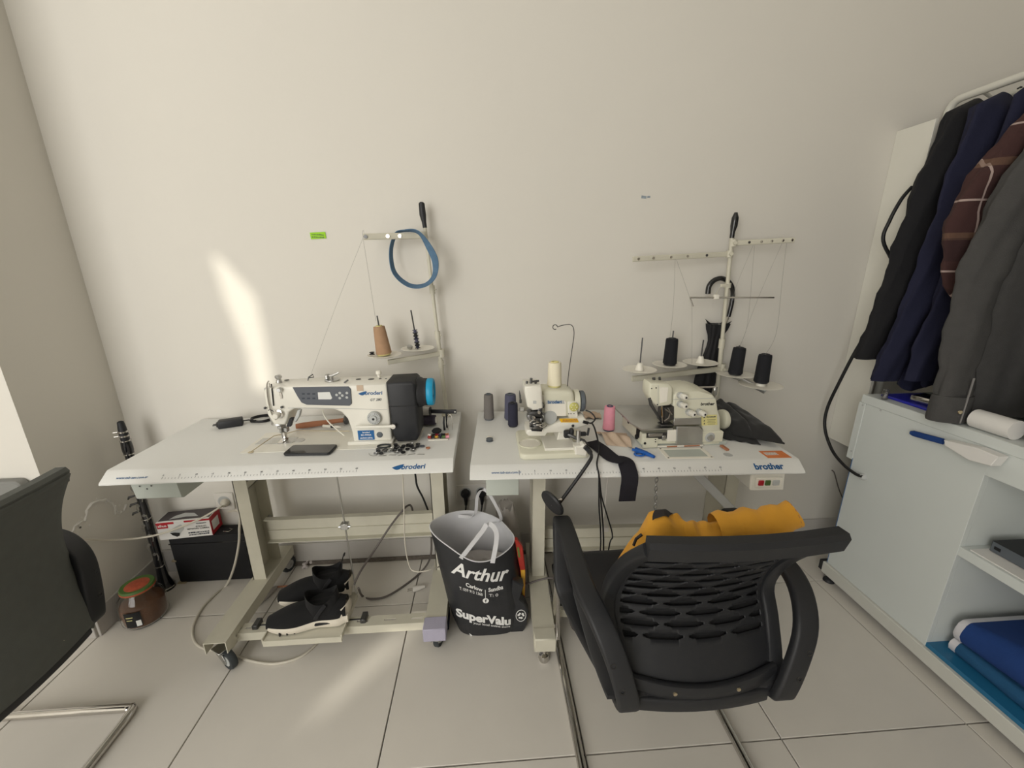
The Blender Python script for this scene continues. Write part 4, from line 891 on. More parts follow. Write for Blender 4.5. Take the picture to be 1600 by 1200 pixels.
# ================================================================== OVERLOCK MACHINE
YO = 1.268
OV = Thing('overlock_machine', 'cream overlock machine with steel cloth plate and four white tension knobs', 'sewing machine', (.68, 1.38, TZ))
def z_at(u, v, y=YO): return on(u, v, y=y).z
def x_at(u, v, y=YO): return on(u, v, y=y).x
OV.part('machine_foot', MB().prism([(.535, YO+.01), (.842, YO+.004), (.842, YO+.22), (.60, YO+.24), (.535, YO+.10)], 'z', TZ, TZ+.014, .002), 'drawer')
lb_ = OV.part('lower_body', MB().prism([(.530, YO), (.822, YO), (.828, YO+.22), (.55, YO+.24), (.522, YO+.18)], 'z', TZ+.012, z_at(1004, 678), .003), 'machine_cream', smooth=30)
# cloth plate, front corner bevelled
zt = z_at(1010, 669)
cpl = [(x_at(1001, 674), YO-.006), (x_at(1050, 673), YO-.006), (x_at(1056, 668), YO+.02), (x_at(1056, 660)+.02, YO+.235), (x_at(985, 640)-.02+.065, YO+.25), (.502, YO+.225), (.508, YO+.06)]
OV.part('cloth_plate', MB().prism(cpl, 'z', zt-.008, zt, .003, 2), 'brushed', smooth=40)
# front bay with its cover plate; a flat dark metal sheet paints the bay's shade
OV.part('front_bay_shade', MB().bb(x_at(1010, 680), x_at(1042, 680), YO-.0015, YO+.002, z_at(1020, 686), z_at(1020, 676.5)), 'dark_metal', lb_, 0)
OV.part('bay_mechanism', MB().box(on(1024, 679.5, y=YO-.004), (.05, .006, .012), .001).box(on(1037, 684, y=YO-.004), (.012, .008, .018), .001), 'steel', lb_)
OV.part('front_block', MB().bb(x_at(1004, 692), x_at(1027, 692), YO-.005, YO+.002, z_at(1015, 699), z_at(1015, 684), .001), 'machine_cream', lb_)
for (u, v) in ((1007.5, 692.5), (1024, 686.5), (1024, 690)): knob(OV, on(u, v, y=YO-.005), .0045 if u < 1010 else .002, .003, 'ink_black', name='screw', par=lb_, n=10)
OV.part('front_frame', MB().bb(x_at(1042, 680), x_at(1057, 680), YO-.004, YO+.002, z_at(1050, 689), z_at(1050, 671), .001), 'disc_white', lb_)
OV.part('front_cover', MB().prism(pon([(1057.5, 667), (1094, 667), (1099, 672), (1098, 694), (1057, 695)], YO-.008), 'y', YO-.008, YO+.004, .003), 'brushed', lb_)
OV.part('front_rail', MB().bb(x_at(1027, 696), x_at(1098, 696), YO-.005, YO+.003, z_at(1060, 697.5), z_at(1060, 695), .001), 'disc_white', lb_)
for (u0, u1) in ((1041, 1057), (1068, 1092)): OV.part('rail_gap', MB().bb(x_at(u0, 696), x_at(u1, 696), YO-.0056, YO-.004, z_at(1060, 697.2), z_at(1060, 695.3)), 'wood', lb_, 0)
# main right body and upper casing
YM = YO+.045
mb_ = [(1052, 655), (1052, 619), (1058, 613), (1092, 611), (1114, 617), (1120, 625), (1122, 640), (1126, 652), (1126, 695), (1098, 696), (1098, 655)]
rb = OV.part('main_body', MB().prism(pon(mb_, YO+.004), 'y', YO+.004, YO+.15, .006, 2), 'machine_cream', smooth=45)
OV.part('upper_seam', MB().tube([on(1052, 624.5, y=YO+.0035), on(1118, 622, y=YO+.0035)], .0009, 5), 'grey_dial', rb)
tpc = OV.part('top_cover', MB().prism(pon([(1056, 618), (1060, 611), (1096, 609.5), (1112, 615), (1112, 619)], YO+.03), 'y', YO+.03, YO+.16, .006, 2), 'machine_cream', rb)
OV.part('top_rod', MB().cyl(on(1050, 606.5, y=YO+.09), on(1120, 604.5, y=YO+.09), .0036, n=10), 'chrome', rb)
OV.part('rod_bracket', MB().box(on(1055, 609, y=YO+.09), (.008, .012, .016), .002).box(on(1117, 611, y=YO+.09), (.014, .012, .034), .003), 'steel', rb)
OV.part('oil_cap', MB().lathe([(.016, 0), (.015, .003), (.008, .004)], on(1089, 609.8, y=YO+.09), 16), 'steel', rb)
for (u, v) in ((1062, 617), (1062, 630.5), (1075, 643), (1091, 643)):
    p = on(u, v, y=YO+.004)
    tk = OV.part('tension_base', MB().lathe([(.011, 0), (.012, .004), (.011, .014), (.009, .015)], p, 16, (0, -1, 0)), 'grey_dial', rb)
    OV.part('tension_knob', MB().lathe([(.0095, .014), (.0105, .018), (.0095, .032), (.006, .034), (.002, .034)], p, 16, (.18, -1, .02)), 'machine_white', tk)
    OV.part('knob_centre', MB().cyl(p+Vector((.0062, -.0340, .0004)), p+Vector((.0066, -.0352, .0004)), .0035, n=10), 'ink_black', tk)
OV.part('logo_word', text_mb('brother', .0155, on(1094.5, 633.5, y=YO+.0034), (1, 0, 0), (0, 0, 1), bold=.03), 'ink_black', rb, 0)
wl = OV.part('warning_label', MB().prism(pon([(1095.5, 648.5), (1120, 648), (1121, 664), (1096.5, 665)], YO+.0028), 'y', YO+.0026, YO+.0042), 'label_cream', rb, 0)
OV.part('label_heading', smudge(on(1104, 653.2, y=YO+.0022), .032, .009, 1, seed=3), 'ink_dark', wl, 0)
tri = MB()
for (u, v, s) in ((1100.5, 652, .006), (1100.5, 657.5, .005), (1100.5, 662, .005)):
    q = on(u, v, y=YO+.0022); tri.add([q+Vector((-s*.6, 0, -s*.4)), q+Vector((s*.6, 0, -s*.4)), q+Vector((0, 0, s*.7))], [[0, 1, 2]])
for k in range(4): q = on(1105, 656+2.2*k, y=YO+.0022); tri.box(q+Vector((.015, 0, 0)), (.030-.004*(k % 2), .0004, .0010), 0)
OV.part('label_print', tri, 'ink_dark', wl, 0)
OV.part('stitch_guard', MB().bb(x_at(1053, 657), x_at(1096, 657), YO+.0, YO+.006, z_at(1075, 664), z_at(1075, 653.5), .001), 'brushed', rb)
p = on(1109, 683, y=YO+.002)
dp = OV.part('dial_port', MB().lathe([(.019, 0), (.018, .002), (.015, .003)], p, 22, (0, -1, 0)), 'grey_dial', rb)
OV.part('port_cap', MB().lathe([(.011, .003), (.010, .009), (.004, .010)], p, 16, (0, -1, 0)), 'brushed', dp)
OV.part('end_pulley', MB().lathe([(.030, -.004), (.036, .0), (.037, .010), (.033, .018), (.012, .020)], on(1126.5, 655, y=YO+.09), 26, (1, 0, 0)), 'machine_cream')
# sewing head
hdp = pon([(1015, 602), (1017, 599), (1044, 600), (1049, 602.5), (1052, 607), (1051, 630), (1046, 634), (1028, 636), (1020, 630), (1014, 618)], YO+.0)
oh = OV.part('sewing_head', MB().prism(hdp, 'y', YO-.0, YO+.065, .007, 2), 'machine_cream', smooth=45)
OV.part('head_panel', MB().prism(pon([(1031, 605), (1044, 605.5), (1042, 627), (1031, 630)], YO-.001), 'y', YO-.002, YO+.001), 'disc_white', oh, 0)
OV.part('head_crease', MB().tube([on(1028.5, 602, y=YO-.0006), on(1028.5, 634, y=YO-.0006)], .0008, 5), 'grey_dial', oh)
for (u, v) in ((1016, 622), (1018, 607), (1025, 606), (1027, 632)): knob(OV, on(u, v, y=YO), .0022, .002, 'ink_black', name='screw', par=oh, n=8)
OV.part('pressure_post', MB().cyl(on(1022, 600, y=YO+.05), on(1021.5, 590, y=YO+.05), .0055, n=10).box(on(1022, 597, y=YO+.05), (.014, .014, .012), .003).cyl(on(1031, 600, y=YO+.05), on(1030.5, 589, y=YO+.05), .0042, n=10), 'dark_metal', oh)
OV.part('foot_lifter', MB().tube([on(1015, 622, y=YO+.01), on(1017, 632, y=YO), on(1024, 643, y=YO), on(1031, 655, y=YO+.01), on(1036, 661, y=YO+.02)], [.006, .006, .005, .004, .003], 8), 'dark_metal', oh)
OV.part('needle_clamp', MB().box(on(1036, 645, y=YO+.03), (.030, .03, .055), .004).cyl(on(1034, 634, y=YO+.005), on(1034.5, 655, y=YO+.005), .0035, n=8), 'dark_metal', oh)
OV.part('needle_bar', MB().cyl(on(1034, 635, y=YO+.0), on(1034.7, 652, y=YO+.0), .0034, n=8).cyl(on(1034.7, 652, y=YO), on(1035, 661, y=YO), .0013, n=6), 'chrome', oh)
OV.part('looper_recess_shade', MB().prism(pon([(1038, 637), (1052.5, 635), (1052.5, 655), (1045, 658), (1038, 656)], YO+.002), 'y', YO+.0005, YO+.02), 'dark_metal', oh, 0)  # solid dark metal block in place of the shaded hollow behind the looper
OV.part('looper_arm', MB().tube([on(1040, 640, y=YO-.002), on(1047, 645, y=YO-.004), on(1045, 653, y=YO-.004), on(1038, 658, y=YO-.002)], .0024, 6).cyl(on(1043, 637, y=YO-.001), on(1050, 648, y=YO-.001), .002, n=6), 'steel', oh)
OV.part('presser_foot', MB().box(on(1040, 662.5, y=YO+.012), (.046, .034, .006), .002).box(on(1040, 658, y=YO+.02), (.014, .016, .022), .003), 'dark_metal', oh)
# left side fittings
for (yy, zz, r) in ((YO+.18, TZ+.055, .008), (YO+.12, TZ+.052, .007), (YO+.035, TZ+.028, .009)):
    OV.part('side_fitting', MB().lathe([(r, 0), (r*.9, .006), (r*.4, .007)], (.5275, yy, zz), 12, (-1, 0, .0)), 'ink_black', lb_)
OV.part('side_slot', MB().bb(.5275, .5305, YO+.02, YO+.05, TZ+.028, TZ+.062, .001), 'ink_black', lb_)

# ================================================================== THINGS ON THE RIGHT TABLE
cone('thread_cone', 'slim grey thread cone standing at the end of the right table', 'thread cone', Vector((.003, 1.596, TZ)), .0215, .0185, .112, 'thread_grey', (0, 0, 1), 'pulley_grey')
cone('thread_cone', 'slate blue thread cone standing against the blind stitcher', 'thread cone', Vector((.093, 1.590, TZ)), .026, .022, .112, 'thread_slate', (0, 0, 1), 'pulley_grey')
cone('thread_cone', 'navy thread cone in front of the slate blue cone', 'thread cone', Vector((.098, 1.512, TZ)), .0205, .0185, .100, 'thread_navy', (0, 0, 1), 'black_plastic')
bobc = on_table(765, 689)
single('bobbin', 'flat dark bobbin lying alone near the end of the right table', 'bobbin', MB().lathe([(.0125, 0), (.0125, .0022), (.008, .003), (.008, .007), (.0125, .0078), (.0125, .010), (.005, .010)], (bobc.x, bobc.y, TZ), 18), 'pulley_grey')
single('bobbin', 'white bobbin top lying beside the flat dark bobbin', 'bobbin', MB().lathe([(.0105, 0), (.0105, .003), (.003, .004)], (bobc.x, bobc.y+.030, TZ), 18), 'disc_white')
cone('thread_cone', 'pink thread cone between the blind stitcher and the overlock', 'thread cone', Vector((.466, 1.440, TZ)), .0230, .0195, .100, 'thread_pink', (0, 0, 1), 'thread_slate')
# beige cloth scrap
def patch(name, label, cat, m, foot, hfn, nu=18, nv=14, t=.002, group=None):
    """draped sheet: quad footprint (4 corners) with a height function of u,v"""
    A, B, C, D_ = [Vector(p) for p in foot]
    def f(u, v): p = A.lerp(B, u).lerp(D_.lerp(C, u), v); p.z += hfn(u, v); return p
    mb = MB().grid(f, nu, nv); n = len(mb.v); 
    mb2 = MB(); mb2.v = mb.v+[p-Vector((0, 0, t)) for p in mb.v]; mb2.f = mb.f+[[i+n for i in q][::-1] for q in mb.f]
    rim = [i for i in range(nu)]+[nu+j*(nu+1) for j in range(nv)]+[nv*(nu+1)+nu-i for i in range(nu)]+[(nv-j)*(nu+1) for j in range(nv)]
    for k in range(len(rim)): a, b = rim[k], rim[(k+1) % len(rim)]; mb2.f.append([a, b, b+n, a+n])
    return single(name, label, cat, mb2, m, group, 70)
patch('cloth_scrap', 'crumpled beige cloth scrap beside the pink cone', 'cloth', 'beige_cloth', [(.418, 1.300, TZ+.003), (.500, 1.272, TZ+.003), (.522, 1.395, TZ+.003), (.412, 1.420, TZ+.003)], lambda u, v: .013*abs(math.sin(u*7+v*3))*math.sin(PI*min(1, v*1.2))+.014*math.exp(-((v-.55)/.18)**2)*(.6+.4*math.sin(u*5)))
patch('fabric_offcut', 'small beige offcut lying against the wall behind the black leads', 'cloth', 'beige_cloth', [(.40, 1.56, TZ+.003), (.47, 1.55, TZ+.003), (.48, 1.62, TZ+.003), (.41, 1.63, TZ+.003)], lambda u, v: .008*abs(math.sin(u*6+v*4)))
# black cloth strap hanging over the table edge
pth = [on(923, 690, z=TZ+.004), on(938, 700, z=TZ+.004), on(958, 716, z=TZ+.004), on(974, 728, z=TZ+.003), Vector((.438, 1.150, TZ-.010)), Vector((.440, 1.125, TZ-.018)), Vector((.439, 1.112, TZ-.040)), Vector((.437, 1.110, .70)), Vector((.435, 1.112, .655))]
pth = [pth[0]] + pth[1:3] + [Vector((.438, 1.172, TZ+.004)), Vector((.440, 1.140, TZ-.008)), Vector((.440, 1.120, TZ-.024)), Vector((.439, 1.114, TZ-.045)), Vector((.437, 1.113, .70)), Vector((.436, 1.116, .652))]
cp = catmull(pth, 5); sv_ = []
for k in range(len(cp)):
    d = (cp[min(k+1, len(cp)-1)]-cp[max(k-1, 0)]).normalized(); q = Vector((-d.y, d.x, 0)); w_ = min(1, (Vector((d.x, d.y)).length)**2)
    sv_.append((q*w_+Vector((1, 0, 0))*(1-w_)).normalized() if q.length > 1e-4 else Vector((1, 0, 0)))
single('fabric_strap', 'dark cloth strip lying over the table edge and hanging down', 'strap', MB().ribbon(cp, sv_, .054, .003), 'strap')
# blue thread snips
a = on_table(990, 704); b = on_table(1022, 717); d = (b-a).normalized(); s_ = Vector((-d.y, d.x, 0)); L_ = (b-a).length; zz = TZ+.007
SN = Thing('thread_clipper', 'bright blue thread clipper with a finger ring in front of the overlock', 'clipper', Vector((a.x, a.y, TZ)).lerp(Vector((b.x, b.y, TZ)), .5))
Z1 = Vector((0, 0, .007))
a.z = b.z = TZ
SN.part('grip', MB().tube([a+Z1-s_*.008, a.lerp(b, .3)+Z1-s_*.001, a.lerp(b, .7)+Z1+s_*.002, b+Z1], [.005, .008, .008, .006], 10, sq=.8).tube([a+Z1+s_*.010, a.lerp(b, .3)+Z1+s_*.008, a.lerp(b, .6)+Z1+s_*.006], [.004, .006, .007], 10, sq=.8), 'snip_blue')
c0 = a.lerp(b, .45)-s_*.018; SN.part('finger_ring', MB().tube([c0+Vector((.016*math.cos(k*PI/10), .012*math.sin(k*PI/10), .006)) for k in range(20)], .0035, 8, True), 'snip_blue')
SN.part('blade', MB().tube([a+Z1, a-d*.016+Z1-s_*.004, a-d*.028+Z1], [.004, .003, .0006], 6, sq=.4), 'steel')
# folded black trousers
def tro(u, v):
    e = min(1, 7*min(u, 1-u))**.5*min(1, 7*min(v, 1-v))**.5
    fold = .012*math.exp(-((u-.30-.25*v)/.07)**2)-.010*math.exp(-((u-.42-.25*v)/.05)**2)
    return .004+e*(.034+.012*v+fold*1.2+.004*noise.noise(Vector((u*6, v*6, 2))))
FT = [(.875, 1.335, TZ), (1.018, 1.180, TZ), (1.022, 1.262, TZ), (1.005, 1.60, TZ), ]
patch('folded_trousers', 'folded black trousers lying at the corner of the right table', 'trousers', 'trouser', [(.884, 1.310, TZ+.022), (1.012, 1.215, TZ+.022), (1.030, 1.56, TZ+.022), (.895, 1.60, TZ+.022)], tro, 30, 30, .006)
patch('black_cloth', 'lower fold of black cloth tucked under the folded trousers beside the overlock', 'cloth', 'trouser', [(.848, 1.320, TZ+.0055), (.955, 1.252, TZ+.0055), (1.008, 1.50, TZ+.0055), (.862, 1.53, TZ+.0055)], lambda u, v: .017*min(1, 6*min(u, 1-u))**.5*min(1, 6*min(v, 1-v))**.5+.002*math.sin(u*22), 24, 16, .003)
single('wood_sliver', 'thin brown wooden sliver sticking out by the overlock corner', 'stick', MB().sweep([on(1127, 696, z=TZ+.006), on(1137, 703, z=TZ+.004)], rrect(.012, .006, .001), (1, 0, 0)), 'wood')

# ================================================================== WALL ITEMS
g = on(497, 368, y=WY-.002)
SNt = Thing('sticky_note', 'small green sticky note on the back wall', 'note', g)
SNt.part('note_paper', MB().box(g, (.058, .0012, .024), 0, Matrix.Rotation(math.radians(-3), 4, 'Y')), 'sticky_green', smooth=0)
SNt.part('note_writing', smudge(g+Vector((-.024, -.0008, -.009)), .046, .018, 2, (1, 0, -.05), (.05, 0, 1), 7), 'jar_lid_green', smooth=0)
g = on(1006, 308, y=WY-.001); TP = Thing('tape_scrap', 'scrap of grey tape stuck on the wall above the overlock', 'tape', g)
TP.part('tape', MB().box(g, (.020, .0012, .010), 0, Matrix.Rotation(.1, 4, 'Y')).box(g+Vector((.020, 0, .001)), (.012, .001, .007), 0), 'tape_grey', smooth=0)
g = on(1313, 690, y=WY-.003)
def socket(u, v, label, n=1, plugs=()):
    c = on(u, v, y=WY); T = Thing('wall_socket', label, 'socket', (c.x, WY, c.z-.04)); 
    T.part('socket_frame', MB().box((c.x, WY-.004, c.z), (.082*n, .008, .082), .003), 'socket_white')
    for k in range(n):
        x = c.x+(k-(n-1)/2)*.075
        T.part('socket_well', MB().lathe([(.027, 0), (.027, .001), (.021, .0012), (.020, .0002)], (x, WY-.008, c.z), 24, (0, -1, 0)), 'grey_dial')
    return c
cS = socket(352, 782, 'white wall socket behind the camera carton', 1)
PLG = Thing('wall_plug', 'grey plug pushed into the socket behind the camera carton', 'plug', (cS.x, WY-.03, cS.z))
PLG.part('plug_body', MB().lathe([(.018, 0), (.018, .014), (.012, .024), (.006, .030)], (cS.x+.006, WY-.009, cS.z), 18, (.3, -1, -.3)), 'cable_white')
c2 = socket(740, 768, 'double wall socket behind the shopping bag', 2)
for k, lb in ((-1, 'black plug in the socket half next to the left table'), (1, 'black plug in the socket half behind the drawer')):
    x = c2.x+k*.0375; T = Thing('wall_plug', lb, 'plug', (x, WY-.03, c2.z-.02))
    T.part('plug_body', MB().lathe([(.021, 0), (.021, .016), (.014, .026), (.002, .028)], (x, WY-.009, c2.z), 18, (0, -1, 0)).tube([(x, WY-.026, c2.z-.004), (x+.002, WY-.03, c2.z-.03), (x+.001, WY-.03, c2.z-.052)], [.012, .009, .006], 10), 'cable_black')
    T.part('plug_lead', MB().tube(catmull([(x+.001, WY-.03, c2.z-.05), (x-.004, WY-.03, c2.z-.09), (x-.03, WY-.035, c2.z-.16), (x-.05, WY-.04, .06), (x-.02, WY-.06, .006)], 5), .0035, 8), 'cable_black')

# ================================================================== FLOOR ITEMS, LEFT
# instrument case with the camera carton on top
IC = Thing('instrument_case', 'black upright case standing on the floor against the wall under the left table', 'case', (-1.29, 1.66, 0))
ic0, ic1, icy, icz = -1.424, -1.075, 1.622, .245
IC.part('case_body', MB().bb(ic0, ic1, icy, 1.700, 0, icz, .010, 2), 'case_black')
IC.part('case_seam', MB().bb(ic0-.001, ic1+.001, icy-.0012, icy+.002, icz-.040, icz-.036), 'black_gloss')
IC.part('case_clasp', MB().bb(ic0-.008, ic0+.012, icy-.003, icy+.01, .115, .122, .001), 'brass')
IC.part('case_foot', MB().bb(ic0-.006, ic0+.03, icy-.006, icy+.02, 0, .006, .001), 'brass')
CB = Thing('camera_carton', 'white and red security camera carton lying on the black case', 'box', (-1.335, 1.650, icz), math.radians(6))
bw_, bd_, bh_ = .208, .082, .088
bxp = CB.part('carton', MB().bb(-bw_/2, bw_/2, -bd_/2, bd_/2, .001, bh_, .0015), 'carton_white', local=True, smooth=0)
CB.part('carton_side', MB().bb(bw_/2-.0002, bw_/2+.0008, -bd_/2, bd_/2, .001, bh_), 'carton_red', bxp, 0, True)
CB.part('side_label', MB().bb(bw_/2+.0008, bw_/2+.0014, -.030, .02, .02, .065), 'carton_white', bxp, 0, True)
CB.part('carton_top', MB().bb(-bw_/2+.004, bw_/2-.004, -bd_/2+.010, bd_/2, bh_-.0004, bh_+.0008), 'carton_dark', bxp, 0, True)
CB.part('top_picture', MB().prism([(-.06, -.024), (.0, -.012), (.05, -.016), (.02, .012), (-.02, .02), (-.05, .0)], 'z', bh_+.0008, bh_+.0014), 'grey_dial', bxp, 0, True)
yf = -bd_/2
CB.part('red_band', MB().bb(-bw_/2, -.035, yf-.0008, yf+.0004, bh_-.012, bh_-.002).bb(.005, bw_/2, yf-.0008, yf+.0004, bh_-.010, bh_-.002), 'carton_red', bxp, 0, True)
lg = CB.part('logo_patch', MB().bb(-bw_/2+.003, -.060, yf-.0012, yf+.0004, bh_-.030, bh_-.004), 'carton_red', bxp, 0, True)
CB.part('logo_word', text_mb('alhua', .016, (-bw_/2+.007, yf-.0013, bh_-.022), (1, 0, 0), (0, 0, 1), bold=.02), 'ink_white', lg, 0, True)
CB.part('camera_picture', MB().prism([(-.055, .034), (-.05, .05), (-.03, .062), (-.012, .070), (.0, .062), (-.002, .046), (-.016, .030), (-.022, .018)], 'y', yf-.0014, yf), 'grey_dial', bxp, 0, True)
CB.part('camera_lens_picture', MB().prism([(-.058, .034), (-.040, .034), (-.020, .030), (-.024, .016), (-.034, .012), (-.05, .022)], 'y', yf-.0018, yf), 'ink_black', bxp, 0, True)
CB.part('carton_print', smudge((.012, yf-.0012, .010), .082, .020, 2, seed=5).add(*(lambda q: (q.v, q.f))(smudge((.052, yf-.0012, .064), .040, .008, 1, seed=6))), 'ink_dark', bxp, 0, True)
for s, sz, x, z in (('IR BULLET', .0095, .046, .050), ('NETWORK CAMERA', .0095, .010, .040)):
    CB.part('carton_print', text_mb(s, sz, (x, yf-.0012, z), (1, 0, 0), (0, 0, 1), bold=.01), 'ink_black' if sz > .007 else 'ink_dark', bxp, 0, True)
MCL = Thing('metal_clip', 'small metal clip lying on the black case beside the carton', 'clip', (-1.18, 1.655, icz)); MCL.part('clip', MB().tube([(-1.195, 1.64, icz+.004), (-1.17, 1.635, icz+.004), (-1.16, 1.65, icz+.006), (-1.18, 1.66, icz+.004)], .0025, 6), 'chrome')
# clarinet upright in the corner
CX, CY = -1.462, 1.598
CLN = Thing('clarinet', 'black clarinet with silver rings standing upright in the corner', 'clarinet', (CX, CY, 0))
def cz(t): return Vector((CX-.004+.012*(t/.8), CY, t))
seg = [(.0, .036), (.01, .036), (.03, .028), (.06, .020), (.12, .0165), (.30, .0155), (.62, .0150), (.66, .0150)]
CLN.part('bell_and_joints', MB().tube([cz(z) for z, r in seg], [r for z, r in seg], 18), 'black_gloss')
CLN.part('barrel', MB().tube([cz(.66), cz(.675), cz(.69), cz(.718)], [.0165, .0185, .0185, .0165], 18), 'black_gloss')
CLN.part('mouthpiece', MB().tube([cz(.718), cz(.735), cz(.77), cz(.797), cz(.80)], [.0135, .0155, .0135, .0105, .006], 16), 'black_plastic')
for z in (.012, .12, .36, .66, .718): CLN.part('silver_ring', MB().lathe([(.0165 if z > .02 else .0365, 0), (.0185 if z > .02 else .037, .001), (.0185 if z > .02 else .037, .005), (.0165 if z > .02 else .036, .006)], cz(z-.003), 18), 'chrome')
for z in (.738, .756): CLN.part('ligature', MB().lathe([(.0150, 0), (.0168, .001), (.0168, .007), (.0150, .008)], cz(z-.004), 16).cyl(cz(z)+Vector((-.016, -.006, 0)), cz(z)+Vector((-.028, -.012, 0)), .003, n=8), 'chrome')
rr = random.Random(21)
for k in range(9):
    z = .17+.048*k; s = -1 if k % 2 else 1; p = cz(z)
    CLN.part('key', MB().tube([p+Vector((s*.012, -.014, -.012)), p+Vector((s*.017, -.015, .004)), p+Vector((s*.013, -.014, .022))], .0022, 6).lathe([(.007, 0), (.006, .003)], p+Vector((s*.006, -.016, .02)), 10, (0, -1, 0)), 'steel')
for z in (.40, .44, .475): CLN.part('key_touch', MB().tube([cz(z)+Vector((-.012, -.01, 0)), cz(z)+Vector((-.035, -.014, -.006)), cz(z)+Vector((-.042, -.012, -.016))], [.004, .005, .003], 8), 'dark_metal')
# glass jar of brown powder
JX, JY = -1.425, 1.437
JR = Thing('spice_jar', 'squat glass jar of brown powder with a patterned red and green lid', 'jar', (JX, JY, 0))
tl = (.0, 0, 1)
JR.part('jar_contents', MB().lathe([(.02, .004), (.062, .005), (.070, .018), (.0715, .060), (.069, .088), (.045, .094), (.002, .090)], (JX, JY, 0), 28), 'jar_fill')
JR.part('glass', MB().lathe([(.02, 0), (.066, .001), (.075, .016), (.0765, .075), (.070, .112), (.054, .136), (.049, .150), (.0465, .150), (.0515, .135), (.067, .111), (.0735, .075), (.072, .017), (.064, .0035), (.02, .003)], (JX, JY, 0), 36, cap=False), 'jar_glass', smooth=60)
ld = JR.part('lid', MB().lathe([(.049, .143), (.055, .144), (.056, .158), (.053, .163), (.02, .164)], (JX, JY, 0), 36), 'jar_lid_green')
JR.part('lid_print', MB().lathe([(.040, .164), (.038, .165), (.002, .1652)], (JX+.004, JY-.004, 0), 20), 'jar_lid_red', ld)
JR.part('lid_rim', MB().lathe([(.0556, .146), (.0568, .148), (.0568, .152), (.0556, .154)], (JX, JY, 0), 36, cap=False), 'jar_lid_red', ld)
lbm = MB().grid(lambda u, v: (JX+.0772*math.sin(-.12+u*.70), JY-.0772*math.cos(-.12+u*.70), .022+.068*v), 8, 2); lb = JR.part('jar_label', lbm, 'ink_black')
JR.part('barcode', MB().grid(lambda u, v: (JX+.0778*math.sin(.34+u*.2), JY-.0778*math.cos(.34+u*.2), .026+.026*v), 3, 1), 'ink_white', lb)
JR.part('label_print', MB().grid(lambda u, v: (JX+.0778*math.sin(-.04+u*.3), JY-.0778*math.cos(-.04+u*.3), .068+.004*v), 3, 1).grid(lambda u, v: (JX+.0778*math.sin(-.04+u*.25), JY-.0778*math.cos(-.04+u*.25), .056+.003*v), 3, 1), 'label_cream', lb)
# shoes on the treadle
def shoe(label, toe, heel, z, side=1, tab=True):
    d = Vector((heel[0]-toe[0], heel[1]-toe[1], 0)); L = d.length; ang = math.atan2(d.y, d.x)
    T = Thing('sneaker', label, 'shoe', ((toe[0]+heel[0])/2, (toe[1]+heel[1])/2, z), ang)
    def w(s): return .050*(.50+.50*math.sin(min(1, s*2.6)*PI/2))*(1-.22*math.exp(-((s-.62)/.16)**2))*(1 if s < .93 else .85) if s > .001 else .018
    N = 20; X = lambda s: -L/2+L*s
    def outline(scale, z0):
        top = [(X(k/N), w(k/N)*scale*1.0, z0(k/N)) for k in range(N+1)]; bot = [(X(k/N), -w(k/N)*scale, z0(k/N)) for k in range(N, -1, -1)]
        return [Vector(p) for p in top+bot]
    z_lo = lambda s: .012*max(0, .16-s)/.16*1.0+.006*max(0, s-.85)/.15
    z_hi = lambda s: .026+.016*max(0, s-.35)
    so_ = T.part('sole', MB().loft([outline(.93, z_lo), outline(1.0, lambda s: z_lo(s)+.008), outline(1.04, lambda s: (z_lo(s)+z_hi(s))/2+.004), outline(.98, z_hi)]), 'shoe_sole', local=True, smooth=55)
    T.part('sole_window', MB().bb(X(.60), X(.86), -.0545, .0545, .016, .024, .003).move(Matrix.Scale(.88, 4, (0, 1, 0))), 'ink_black', so_, local=True)
    for k in range(3): T.part('sole_groove', MB().bb(X(.18+.085*k), X(.18+.085*k)+.005, -.048, .048, -.001, .012).move(Matrix.Scale(.98, 4, (0, 1, 0))), 'ink_black', so_, local=True)
    T.part('heel_counter', MB().grid(lambda u, v: (X(.90)+.034*math.sin(PI*u), .044*math.cos(PI*u)*(1-.15*v), .035+.045*v*(.55+.45*math.sin(PI*u))), 14, 5), 'shoe_sole', so_, local=True)
    hs = lambda s: .036+.042*math.sin(min(1, s/.5)*PI/2)+(.006*s if s > .5 else 0)
    rings = []
    for k in range(N+1):
        s = .015+.965*k/N; hh = hs(s)*(1 if s < .9 else 1-.15*(s-.9)/.1); ww = w(s)*.97
        rings.append([Vector((X(s), ww*math.cos(a), z_hi(s)-.006+(hh-z_hi(s)+.012)*max(0, math.sin(a))**.75)) for a in [PI*j/14 for j in range(15)]])
    T.part('upper', MB().loft(rings, False, False), 'shoe_black', local=True, smooth=70)
    def collar(u, v):
        a = 2*PI*u; cx = X(.70-.01*v); rx = L*.215*(1-.10*v); ry = .043*(1-.10*v)
        return (cx+rx*math.cos(a), ry*math.sin(a), .050+v*(.062+.024*math.cos(a)**2*(1 if math.cos(a) > 0 else .75)-.014*math.sin(a)**2))
    T.part('collar', MB().grid(collar, 28, 6, True), 'shoe_black', local=True, smooth=70)
    T.part('insole', MB().loft([[Vector((X(.70)+L*.19*math.cos(a), .037*math.sin(a), .086)) for a in [2*PI*j/20 for j in range(20)]], [Vector((X(.70)+L*.19*math.cos(a), .037*math.sin(a), .084)) for a in [2*PI*j/20 for j in range(20)]]]), 'shoe_black', local=True)
    if tab: T.part('pull_tab', MB().ribbon([(X(.885), 0, .105), (X(.90), 0, .135), (X(.935), 0, .165), (X(.955), 0, .170)], (0, 1, 0), [.022, .018, .016, .020], .004), 'shoe_black', local=True)
    T.part('side_loop', MB().ribbon([(X(.62), -.049, .048), (X(.70), -.047, .080), (X(.76), -.042, .098)], (1, 0, .3), .012, .003), 'black_fabric', local=True)
    return T
